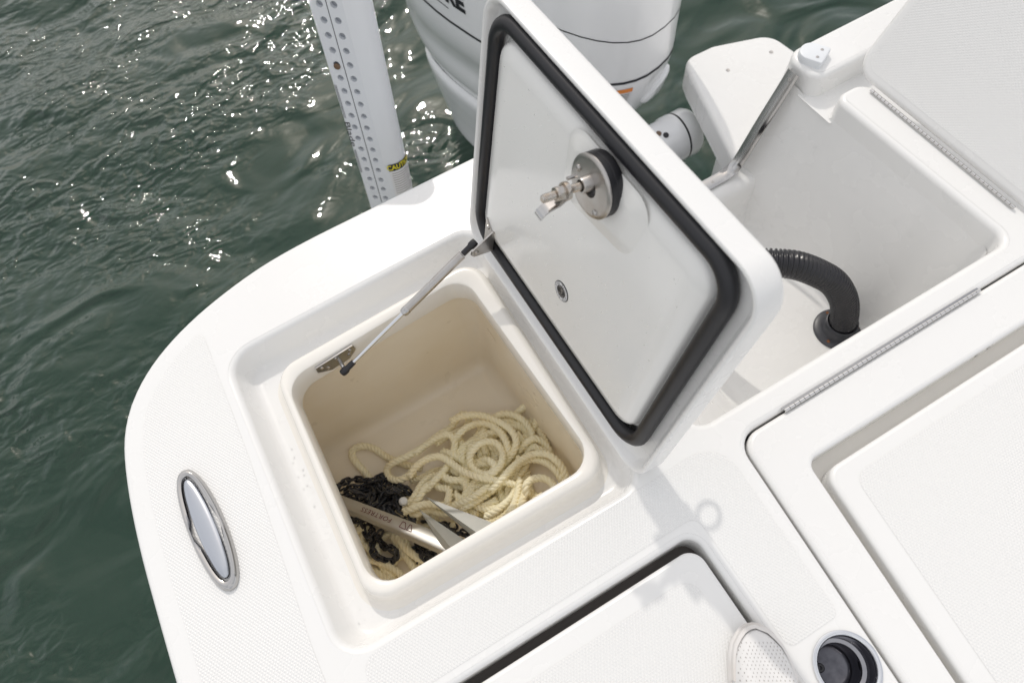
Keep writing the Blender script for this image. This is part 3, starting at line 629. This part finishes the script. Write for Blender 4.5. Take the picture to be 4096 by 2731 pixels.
for k in range(10): wpatch(0, .55+.1*((k*7) % 3), .132-.0072*k, .1302-.0072*k, .0018, 4).build('caution_text', M['grey'], cb)

# ------------------------------------------------------------------ rigging hose
hs = empty('rigging_hose', (1.066, .345, -.46)); tag(hs, 'black corrugated rigging hose rising from floor flange in motor well', 'hose')
hpth = spline([(1.069, .343, -.46), (1.066, .345, -.40), (1.039, .365, -.305), (1.001, .394, -.230), (.960, .424, -.188), (.914, .459, -.160), (.873, .490, -.155), (.82, .54, -.165), (.78, .64, -.19), (.76, .78, -.20), (.76, .93, -.20)], .004)
cum = [0]
for a, c_ in zip(hpth, hpth[1:]): cum.append(cum[-1]+(c_-a).length)
tot = cum[-1]; pts_ = []; rad_ = []; pitch = .0098; s_ = 0; i = 0
while s_ < tot-.001:
    while cum[i+1] < s_: i += 1
    pts_.append(hpth[i].lerp(hpth[i+1], (s_-cum[i])/(cum[i+1]-cum[i]))); ph = (s_/pitch) % 1
    rad_.append(.0348 if .1 < ph < .55 else .0298); s_ += pitch/5
nr = len(rad_)
MB().tube(pts_, lambda t: rad_[min(nr-1, round(t*(nr-1)))], 28, cap=False).build('corrugated_hose', M['hose'], hs, sharp=80)
MB().lathe((1.068, .344, -.4605), (0, 0, 1), [(.062, 0), (.062, .006), (.058, .009), (.044, .010), (.0415, .013), (.0405, .045), (.0415, .047), (.0395, .048), (.037, .046), (.036, .02)], 44).build('flange', mat('dark_grey_plastic', (.05, .052, .06), .38, rvar=.08), hs)
for a in (200, 330, 80): MB().lathe((1.068+.051*math.cos(R(a)), .344+.051*math.sin(R(a)), -.4512), (0, 0, 1), [(.0045, 0), (.004, .0015), (.002, .002)], 10, False, True).build('rusty_screw', mat('rust', (.20, .07, .02), .8), hs)

# ------------------------------------------------------------------ locker contents
ROPES=[
 [(-0.226,0.641,-0.49),(-0.23,0.672,-0.49),(-0.238,0.701,-0.49),(-0.242,0.729,-0.49),(-0.234,0.746,-0.49),(-0.211,0.745,-0.49),(-0.184,0.723,-0.49),(-0.165,0.686,-0.49),(-0.143,0.654,-0.49),(-0.12,0.627,-0.49),(-0.094,0.605,-0.49)],
 [(-0.111,0.59,-0.455),(-0.141,0.586,-0.443),(-0.161,0.593,-0.449),(-0.176,0.617,-0.463),(-0.172,0.64,-0.466),(-0.148,0.642,-0.452),(-0.105,0.634,-0.443),(-0.059,0.638,-0.451),(-0.015,0.651,-0.465),(0.023,0.652,-0.464),(0.057,0.663,-0.45),(0.074,0.659,-0.443),(0.078,0.644,-0.454),(0.061,0.632,-0.466),(0.035,0.631,-0.462),(0.001,0.63,-0.448),(-0.028,0.626,-0.444)],
 [(-0.106,0.524,-0.43),(-0.08,0.53,-0.418),(-0.052,0.54,-0.424),(-0.023,0.559,-0.438),(0.002,0.582,-0.441),(0.017,0.605,-0.427),(0.008,0.624,-0.418),(-0.021,0.632,-0.426),(-0.059,0.634,-0.44),(-0.089,0.628,-0.439)],
 [(-0.125,0.571,-0.405),(-0.097,0.58,-0.393),(-0.061,0.584,-0.399),(-0.033,0.576,-0.413),(-0.017,0.548,-0.416),(0.002,0.505,-0.402),(0.031,0.468,-0.393),(0.072,0.436,-0.401),(0.102,0.406,-0.415),(0.119,0.376,-0.414),(0.126,0.353,-0.4),(0.13,0.313,-0.393)],
 [(0.069,0.5,-0.4),(0.074,0.475,-0.388),(0.052,0.468,-0.394),(0.031,0.489,-0.408),(0.024,0.517,-0.411),(0.033,0.535,-0.397),(0.058,0.544,-0.388),(0.085,0.545,-0.396),(0.106,0.53,-0.41),(0.108,0.503,-0.409),(0.091,0.476,-0.395),(0.063,0.464,-0.388),(0.036,0.472,-0.399),(0.018,0.489,-0.411),(-0.002,0.509,-0.407)],
 [(0.019,0.605,-0.425),(0.04,0.607,-0.413),(0.065,0.613,-0.419),(0.098,0.61,-0.433),(0.122,0.588,-0.436),(0.131,0.553,-0.422),(0.129,0.519,-0.413),(0.118,0.496,-0.421),(0.098,0.48,-0.435)],
 [(0.035,0.651,-0.42),(0.06,0.644,-0.408),(0.087,0.635,-0.414),(0.114,0.622,-0.428),(0.139,0.592,-0.431),(0.155,0.553,-0.417),(0.155,0.516,-0.408),(0.138,0.496,-0.416),(0.11,0.485,-0.43),(0.078,0.475,-0.429),(0.054,0.469,-0.415)],
 [(0.1,0.579,-0.46),(0.126,0.573,-0.448),(0.158,0.581,-0.454),(0.186,0.592,-0.468),(0.215,0.601,-0.471),(0.241,0.599,-0.457),(0.247,0.576,-0.448),(0.237,0.553,-0.456),(0.215,0.537,-0.47),(0.191,0.527,-0.469),(0.16,0.521,-0.455),(0.127,0.51,-0.448)],
 [(0.097,0.575,-0.47),(0.137,0.57,-0.458),(0.179,0.572,-0.464),(0.211,0.563,-0.478),(0.226,0.54,-0.481),(0.225,0.506,-0.467),(0.219,0.472,-0.458),(0.208,0.448,-0.466)],
 [(0.035,0.432,-0.405),(0.07,0.439,-0.393),(0.108,0.453,-0.399),(0.143,0.462,-0.413),(0.177,0.459,-0.416),(0.201,0.439,-0.402),(0.211,0.412,-0.393),(0.215,0.385,-0.401),(0.211,0.361,-0.415)],
 [(0.052,0.435,-0.42),(0.085,0.444,-0.408),(0.121,0.455,-0.414),(0.153,0.459,-0.428),(0.18,0.443,-0.431),(0.195,0.416,-0.417),(0.2,0.387,-0.408),(0.199,0.364,-0.416)],
 [(0.105,0.371,-0.38),(0.111,0.387,-0.368),(0.131,0.396,-0.374),(0.157,0.39,-0.388),(0.171,0.371,-0.391),(0.169,0.349,-0.377),(0.152,0.341,-0.368),(0.131,0.35,-0.376),(0.109,0.35,-0.39)],
 [(-0.175,0.5,-0.415),(-0.154,0.493,-0.403),(-0.12,0.487,-0.409),(-0.09,0.469,-0.423),(-0.063,0.455,-0.426),(-0.032,0.444,-0.412),(0.002,0.441,-0.403),(0.038,0.446,-0.411),(0.076,0.454,-0.425),(0.11,0.46,-0.424)],
 [(-0.051,0.438,-0.43),(-0.023,0.432,-0.418),(0.012,0.434,-0.424),(0.048,0.439,-0.438),(0.086,0.444,-0.441),(0.12,0.455,-0.427),(0.14,0.473,-0.418)],
 [(-0.176,0.502,-0.44),(-0.152,0.483,-0.428),(-0.125,0.481,-0.434),(-0.109,0.467,-0.448),(-0.091,0.452,-0.451),(-0.068,0.45,-0.437),(-0.046,0.457,-0.428)],
 [(-0.172,0.516,-0.435),(-0.141,0.521,-0.423),(-0.116,0.539,-0.429),(-0.095,0.553,-0.443),(-0.077,0.555,-0.446),(-0.056,0.54,-0.432),(-0.037,0.512,-0.423),(-0.011,0.499,-0.431)],
 [(-0.154,0.503,-0.425),(-0.125,0.513,-0.413),(-0.102,0.528,-0.419),(-0.082,0.531,-0.433),(-0.073,0.515,-0.436),(-0.055,0.491,-0.422),(-0.07,0.467,-0.413),(-0.082,0.459,-0.421)],
 [(-0.007,0.383,-0.405),(0.02,0.38,-0.393),(0.048,0.384,-0.399),(0.073,0.394,-0.413),(0.094,0.409,-0.416),(0.113,0.416,-0.402)],
 [(0.034,0.351,-0.39),(0.054,0.359,-0.378),(0.074,0.373,-0.384),(0.091,0.393,-0.398),(0.108,0.414,-0.401)],
 [(0.06,0.345,-0.39),(0.082,0.359,-0.378),(0.099,0.375,-0.384),(0.118,0.394,-0.398)],
 [(0.071,0.577,-0.46),(0.096,0.577,-0.448),(0.081,0.593,-0.454),(0.063,0.59,-0.468),(0.069,0.567,-0.471),(0.091,0.545,-0.457),(0.11,0.52,-0.448)],
 [(0.147,0.495,-0.44),(0.178,0.5,-0.428),(0.203,0.497,-0.434),(0.216,0.475,-0.448),(0.216,0.452,-0.451),(0.2,0.462,-0.437),(0.185,0.482,-0.428)],
 [(0.029,0.617,-0.46),(0.032,0.586,-0.448),(0.037,0.562,-0.454),(0.044,0.538,-0.468),(0.059,0.516,-0.471),(0.081,0.503,-0.457)],
 [(-0.023,0.601,-0.45),(-0.006,0.578,-0.438),(0.007,0.553,-0.444),(0.023,0.529,-0.458),(0.03,0.502,-0.461),(0.041,0.468,-0.447),(0.022,0.441,-0.438)],
 [(-0.132,0.585,-0.475),(-0.105,0.57,-0.463),(-0.07,0.57,-0.469),(-0.04,0.565,-0.483),(-0.004,0.554,-0.486),(0.025,0.537,-0.472)],
 [(-0.335,0.526,-0.48),(-0.303,0.539,-0.48),(-0.281,0.541,-0.48),(-0.312,0.509,-0.48),(-0.333,0.491,-0.48),(-0.318,0.467,-0.48),(-0.292,0.441,-0.48),(-0.27,0.414,-0.48),(-0.251,0.374,-0.48)],
 [(-0.333,0.48,-0.49),(-0.326,0.446,-0.49),(-0.305,0.417,-0.49),(-0.285,0.38,-0.49),(-0.279,0.365,-0.49)],
 [(-0.235,0.481,-0.48),(-0.231,0.444,-0.48),(-0.225,0.411,-0.48),(-0.22,0.378,-0.48),(-0.218,0.356,-0.48)],
 [(-0.225,0.468,-0.47),(-0.215,0.43,-0.458),(-0.202,0.398,-0.464),(-0.187,0.375,-0.478),(-0.182,0.352,-0.481)],
 [(-0.335,0.564,-0.49),(-0.314,0.561,-0.49),(-0.291,0.555,-0.49),(-0.269,0.545,-0.49)],
 [(-0.336,0.512,-0.49),(-0.316,0.508,-0.49),(-0.305,0.494,-0.49),(-0.299,0.469,-0.49),(-0.282,0.433,-0.49),(-0.263,0.401,-0.49)],
]
CHAINS=[
  [(-0.321,0.648,-0.46),(-0.303,0.656,-0.448),(-0.278,0.664,-0.463),(-0.253,0.657,-0.471),(-0.228,0.632,-0.454),(-0.209,0.624,-0.45),(-0.187,0.625,-0.468),(-0.181,0.598,-0.467),(-0.155,0.568,-0.45),(-0.149,0.552,-0.455),(-0.173,0.562,-0.472),(-0.191,0.575,-0.462),(-0.204,0.574,-0.448),(-0.211,0.605,-0.461),(-0.232,0.625,-0.472),(-0.252,0.628,-0.456),(-0.272,0.638,-0.449),(-0.297,0.644,-0.467),(-0.311,0.644,-0.469)],
  [(-0.292,0.619,-0.435),(-0.265,0.613,-0.423),(-0.249,0.594,-0.438),(-0.228,0.597,-0.446),(-0.238,0.572,-0.429),(-0.252,0.557,-0.425),(-0.228,0.556,-0.443),(-0.203,0.573,-0.442),(-0.183,0.569,-0.425),(-0.168,0.557,-0.43),(-0.187,0.537,-0.447),(-0.199,0.542,-0.437),(-0.215,0.535,-0.423),(-0.23,0.538,-0.436)],
  [(-0.215,0.549,-0.445),(-0.207,0.523,-0.433),(-0.202,0.506,-0.448),(-0.189,0.492,-0.456),(-0.172,0.491,-0.439),(-0.187,0.521,-0.435),(-0.183,0.549,-0.453),(-0.174,0.522,-0.452),(-0.167,0.482,-0.435),(-0.171,0.46,-0.44),(-0.157,0.443,-0.457),(-0.142,0.419,-0.447),(-0.126,0.394,-0.433)],
  [(-0.321,0.591,-0.47),(-0.307,0.563,-0.458),(-0.284,0.548,-0.473),(-0.292,0.527,-0.481),(-0.286,0.499,-0.464),(-0.273,0.508,-0.46),(-0.267,0.486,-0.478),(-0.263,0.466,-0.477),(-0.246,0.445,-0.46),(-0.243,0.427,-0.465),(-0.265,0.426,-0.482),(-0.281,0.442,-0.472),(-0.288,0.452,-0.458),(-0.29,0.477,-0.471),(-0.281,0.495,-0.482),(-0.263,0.494,-0.466),(-0.249,0.502,-0.459)],
  [(-0.195,0.417,-0.475),(-0.187,0.394,-0.463),(-0.181,0.38,-0.478),(-0.165,0.38,-0.486),(-0.175,0.396,-0.469)],
  [(-0.124,0.441,-0.46),(-0.107,0.42,-0.448),(-0.095,0.399,-0.463),(-0.074,0.392,-0.471),(-0.067,0.368,-0.454)],
  [(-0.265,0.582,-0.46),(-0.252,0.554,-0.448),(-0.236,0.534,-0.463),(-0.225,0.516,-0.471),(-0.246,0.525,-0.454),(-0.264,0.548,-0.45)],
]

ro = MB()
def rope_seg(ctrl, r=.0099, lay=.034, ph=0):
    P_ = spline(ctrl, .0035); 
    if len(P_) < 4: return
    N = len(P_); x = None; fr = []
    for i in range(N):
        t_ = (P_[min(i+1, N-1)]-P_[max(i-1, 0)]).normalized()
        if x is None: x, y = ro.frame(t_)
        else: x = (x - t_*x.dot(t_)).normalized(); y = t_.cross(x)
        fr.append((x.copy(), y.copy()))
    s_ = 0; acc = [0]
    for a, c_ in zip(P_, P_[1:]): s_ += (c_-a).length; acc.append(s_)
    for k in range(3):
        st_ = [P_[i] + (fr[i][0]*math.cos(2*math.pi*(acc[i]/lay+k/3)+ph) + fr[i][1]*math.sin(2*math.pi*(acc[i]/lay+k/3)+ph))*(r*.5) for i in range(N)]
        ro.tube(st_, r*.52, 7)
for q in ROPES: rope_seg(q, ph=rng.random()*6)
for k in range(30):   # the buried turns of the heap
    cx_, cy_ = rng.uniform(.0, .14), rng.uniform(.42, .56); rx, ry = rng.uniform(.03, .075), rng.uniform(.03, .08); a0 = rng.random()*6.3
    rope_seg([(min(.215, cx_+rx*math.cos(a0+t)), cy_+ry*math.sin(a0+t), -.49+.014*(k % 5)+.006*math.sin(3*t)) for t in [j*.7 for j in range(8)]])
for k in range(6):
    cx_, cy_ = rng.uniform(-.28, -.12), rng.uniform(.36, .46); rx, ry = rng.uniform(.03, .06), rng.uniform(.03, .06); a0 = rng.random()*6.3
    rope_seg([(cx_+rx*math.cos(a0+t), cy_+ry*math.sin(a0+t), -.491+.003*math.sin(3*t)) for t in [j*.7 for j in range(7)]])
tag(ro.build('rope', M['rope'], org=(.08, .5, -.5), sharp=75), 'cream three strand rope heaped loosely in the anchor locker', 'rope')
# chain
chn = empty('anchor_chain', (-.25, .56, -.5)); tag(chn, 'black coated anchor chain piled beside the rope in the locker', 'chain')
lk = MB(); ll, lw, lr = .0105, .0072, .0034
lkp = [Vector((ll*(1 if math.cos(a) > 0 else -1)*.55 + lw*math.cos(a), lw*math.sin(a), 0)) for a in [2*math.pi*(k+.5)/14 for k in range(14)]]
lk.tube(lkp, lr, 7, True)
lm = bpy.data.meshes.new('link'); lm.from_pydata(lk.v, [], lk.f); lm.materials.append(M['chain']); lm.polygons.foreach_set('use_smooth', [True]*len(lm.polygons))
for q in CHAINS:
    P_ = spline(q, .002); s_ = 0; nxt = 0; k = 0
    for i in range(len(P_)-1):
        s_ += (P_[i+1]-P_[i]).length
        if s_ >= nxt:
            nxt += .0175; k += 1; t_ = (P_[min(i+5, len(P_)-1)]-P_[max(i-5, 0)]).normalized()
            rot = t_.to_track_quat('X', 'Z').to_matrix().to_4x4() @ Matrix.Rotation(R(90*(k % 2)+rng.uniform(20, 60)), 4, 'X')
            share('link', lm, chn, Matrix.Translation(P_[i]-ORG[chn.name]+Vector((0, 0, .004))) @ rot)
for k in range(60):   # lower turns of the heap
    p = Vector((rng.uniform(-.30, -.19), rng.uniform(.53, .64), rng.uniform(-.492, -.47))) if k < 44 else Vector((rng.uniform(-.20, -.08), rng.uniform(.38, .47), rng.uniform(-.492, -.475)))
    share('link', lm, chn, Matrix.Translation(p-ORG[chn.name]) @ Matrix.Rotation(rng.random()*6.3, 4, 'Z') @ Matrix.Rotation(rng.uniform(-.6, .6), 4, 'Y') @ Matrix.Rotation(rng.random()*6.3, 4, 'X'))
# anchor
an = empty('anchor', (-.2, .48, -.45)); tag(an, 'grey aluminium anchor with lettered shank and two pointed flukes', 'anchor')
A0, A1 = Vector((-.340, .650, -.425)), Vector((-.085, .318, -.345))
ad = (A1-A0).normalized(); an_ = Vector((0, 0, 1)); ay = an_.cross(ad).normalized(); az = ad.cross(ay)     # ay points to the far side
tl = R(-22); e1 = (ay*math.cos(tl) + az*math.sin(tl)); e2 = (-ay*math.sin(tl) + az*math.cos(tl))
def SH(l, a, c_): return A0 + ad*l + e1*a + e2*c_
Ls = (A1-A0).length
sh = MB().loft([[SH(l, a, c_) for a, c_ in ((-w_/2, -.011), (-w_/2, .010), (-w_/2+.004, .0125), (w_/2-.004, .0125), (w_/2, .010), (w_/2, -.011))] for l, w_ in ((0, .022), (.08, .028), (Ls, .042))], True, True, True)
shk = sh.build('shank', M['alu'], an)
tx = text_mb('FORTRESS', .0195, 1.1)
def shank_face(p): return SH(.165-p.x*.95, -.0175+.0*p.y-.0125*0, 0)
fce = MB(); 
def on_side(l, c_, d_=.0008):
    w_ = .020+.006*min(1, l/.08) + (.014*max(0, (l-.08)/(Ls-.08))); return SH(l, -w_/2-d_, c_)
def on_top(l, a): return SH(l, a, .0133)
fce.add([on_top(.175-p.x*.95, -p.y*.92-.001) for p in tx.v], tx.f)
fce.build('shank_lettering', M['red'], shk, smooth=False)
lg = MB()
for s_ in ([(.235, -.008), (.225, .008), (.217, .008), (.217, -.008)], [(.238, -.008), (.252, -.008), (.243, .008), (.238, .008)]):
    n_ = len(s_)
    for i in range(n_):
        a, c_ = Vector(s_[i]), Vector(s_[(i+1) % n_]); d_ = (c_-a).normalized(); pr_ = Vector((-d_.y, d_.x))*.0009
        lg.add([on_top(q.x+.03, q.y) for q in (a-pr_, c_-pr_, c_+pr_, a+pr_)], [(0, 1, 2, 3)])
lg.build('shank_emblem', M['red'], shk, smooth=False)
def fluke(tip, bl, br_, fold, th=.006):
    tip, bl, br_, fold = map(Vector, (tip, bl, br_, fold)); dn = Vector((0, 0, -th)); b_ = MB()
    b_.add([tip, bl, fold, br_, tip+dn, bl+dn, fold+dn, br_+dn], [(0, 1, 2), (0, 2, 3), (4, 6, 5), (4, 7, 6), (0, 4, 5, 1), (1, 5, 6, 2), (2, 6, 7, 3), (3, 7, 4, 0)])
    return b_.build('fluke', M['fluke'], an, smooth=False)
fluke((-.136, .470, -.360), (-.120, .300, -.330), (-.052, .305, -.345), (-.098, .300, -.310))
fluke((-.108, .486, -.355), (-.035, .300, -.350), (.040, .300, -.345), (-.020, .300, -.325))
MB().cyl((-.16, .305, -.365), (.08, .300, -.365), .009, 14).build('stock', M['alu'], an)
# white shackle tag and clear fitting
tagb = MB(); tagb.lathe((-.166, .524, -.415), (.3, -.2, 1), [(.010, -.006), (.012, 0), (.009, .007), (.003, .010)], 10, True, True)
tag(tagb.build('shackle', M['poly'], org=(-.166, .524, -.42)), 'small white plastic shackle lying between chain and rope', 'shackle')
cpe = empty('drain_cap', (.205, .355, -.42)); tag(cpe, 'round translucent white cap in the corner of the locker', 'cap')
MB().lathe((.205, .355, -.42), (-.35, .1, 1), [(.023, -.02), (.024, 0), (.022, .006), (.014, .009), (.0, .010)], 26).build('cap_body', M['poly'], cpe)
MB().box((.2015, .356, -.409), (.018, .004, .003)).build('cap_slot', M['grey'], cpe)

# ------------------------------------------------------------------ sneaker
sn = empty('sneaker', (.22, -.22, 0)); tag(sn, 'white knit sneaker standing on the deck hatch edge', 'sneaker')
toe = Vector((.285, -.088, .0015)); hd = Vector((-.50, -.866, 0)).normalized(); sd_ = Vector((hd.y, -hd.x, 0))   # heel direction, left side when looking to toe
def foot(s_, t_, z): return toe + hd*s_ + sd_*t_ + Vector((0, 0, z))
WD = [(0, .012), (.008, .026), (.025, .040), (.05, .048), (.08, .0515), (.11, .0515), (.15, .046), (.20, .040), (.25, .037), (.285, .030), (.297, .016)]
def wid(s_):
    for a, c_ in zip(WD, WD[1:]):
        if a[0] <= s_ <= c_[0]: return a[1]+(c_[1]-a[1])*(s_-a[0])/(c_[0]-a[0])
    return WD[-1][1]
def ring(zf, ins, n_=40):
    out_ = []
    for k in range(n_):
        q = 2*math.pi*k/n_; s_ = .1485-.1485*math.cos(q); sg = 1 if math.sin(q) >= 0 else -1
        wd = max(0, wid(s_)-ins*.6); s2 = ins + s_*(1-2*ins/.297)
        out_.append(foot(s2, sg*wd*(abs(math.sin(q))**.12 if abs(math.sin(q)) > 1e-6 else 0) - .006*math.sin(math.pi*s_/.297), zf(s_)))
    return out_
up_ = lambda base, toeh, top: (lambda s_: base + toeh*max(0, 1-s_/.05)**2 + top*min(1, max(0, (s_-.02)/.16)))
MB().loft([ring(lambda s_: .0+.012*max(0, 1-s_/.05)**2, .006), ring(lambda s_: .004+.010*max(0, 1-s_/.05)**2, .001), ring(lambda s_: .022+.006*max(0, 1-s_/.05), -.001), ring(lambda s_: .028+.004*s_, .003), ring(lambda s_: .028, .008)], True, True).build('sole', M['sole'], sn, sharp=60)
MB().loft([ring(lambda s_: .026, .005), ring(lambda s_: .036+.004*min(1, s_/.1), .006), ring(lambda s_: .045+.02*min(1, s_/.15), .014), ring(lambda s_: .050+.045*min(1, s_/.16), .024), ring(lambda s_: .053+.065*min(1, s_/.17)**1.2, .036), ring(lambda s_: .054+.075*min(1, s_/.17)**1.3, .048)], True, False, True).build('knit_upper', M['knit'], sn, sharp=80)
MB().loft([ring(lambda s_: .024, .0025)[k:k+1]*1 + [p + Vector((0, 0, .018)) for p in ring(lambda s_: .024, .0035)[k:k+1]] + [p + Vector((0, 0, .020)) for p in ring(lambda s_: .024, .009)[k:k+1]] for k in range(-7, 8)], closed=False).build('toe_bumper', M['sole'], sn)
kn = bpy.data.objects['knit_upper']; bv = BVHTree.FromPolygons([tuple(v.co + ORG['knit_upper']) for v in kn.data.vertices], [tuple(p.vertices) for p in kn.data.polygons])
ey = MB()
for r_ in range(22):
    for c_ in range(13):
        s_ = .030+.0052*r_; t_ = (c_-6)*.0062+(.0031 if r_ % 2 else 0)
        if abs(t_) > wid(s_)*.74: continue
        q = []
        for dx, dy in ((-.0017, 0), (0, .0006), (.0017, 0), (0, -.0006)):
            hit = bv.ray_cast(foot(s_+dx, t_+dy, .3), Vector((0, 0, -1)))
            if hit[0] is not None: q.append(hit[0]+hit[1]*.0004*(1 if hit[1].z > 0 else -1))
        if len(q) == 4: ey.add(q, [(0, 1, 2, 3)])
ey.build('perforations', M['grey'], kn, smooth=False)
lc = MB()
for k in range(4):
    s_ = .150+.022*k; lc.tube([foot(s_, t_, .098+.10*(s_-.13)-(t_*t_)*14) for t_ in [(-.026+.0065*j) for j in range(9)]], .0032, 6)
lc.build('laces', M['knit'], sn)

# ------------------------------------------------------------------ water drops left on the gelcoat
dm = mat('water_drop', (1, 1, 1), .03); dm.node_tree.nodes['Principled BSDF'].inputs['Transmission Weight'].default_value = 1; dm.node_tree.nodes['Principled BSDF'].inputs['IOR'].default_value = 1.33
def drop(mb, o, n_, r_):
    mb.lathe(o, n_, [(r_, 0), (r_*.92, r_*.28), (r_*.62, r_*.52), (r_*.25, r_*.62)], 8, False, True)
db = MB()
for k in range(340):
    v = rng.uniform(.29, .77); hh = rng.uniform(.11, .50)
    if (.37 < v < .60 and hh > .38) or (v-.511)**2 + (hh-.208)**2 < .03**2: continue
    drop(db, (v, hh, .0059), (0, 0, 1), rng.choice((.0006, .0007, .0009, .0013)))
tag(db.map(L1).build('water_drops', dm, lid), kind='stuff')
wv = BVHTree.FromPolygons([tuple(v.co + ORG['motor_well']) for v in bpy.data.objects['motor_well'].data.vertices], [tuple(p.vertices) for p in bpy.data.objects['motor_well'].data.polygons])
db = MB()
for k in range(170):
    hit = wv.ray_cast(Vector((.9, rng.uniform(.30, .78), rng.uniform(-.42, -.10))), Vector((1, 0, 0)))
    if hit[0] is not None:
        n_ = hit[1] if hit[1].x < 0 else -hit[1]; drop(db, hit[0], n_, rng.choice((.0008, .001, .0014, .002)))
tag(db.build('water_drops', dm, boat), kind='stuff')
db = MB()
for k in range(26):
    drop(db, (rng.uniform(-.296, -.278), rng.uniform(.25, .80), -.0638), (0, 0, 1), rng.choice((.0008, .0012, .002)))
tag(db.build('water_drops', dm, boat), kind='stuff')
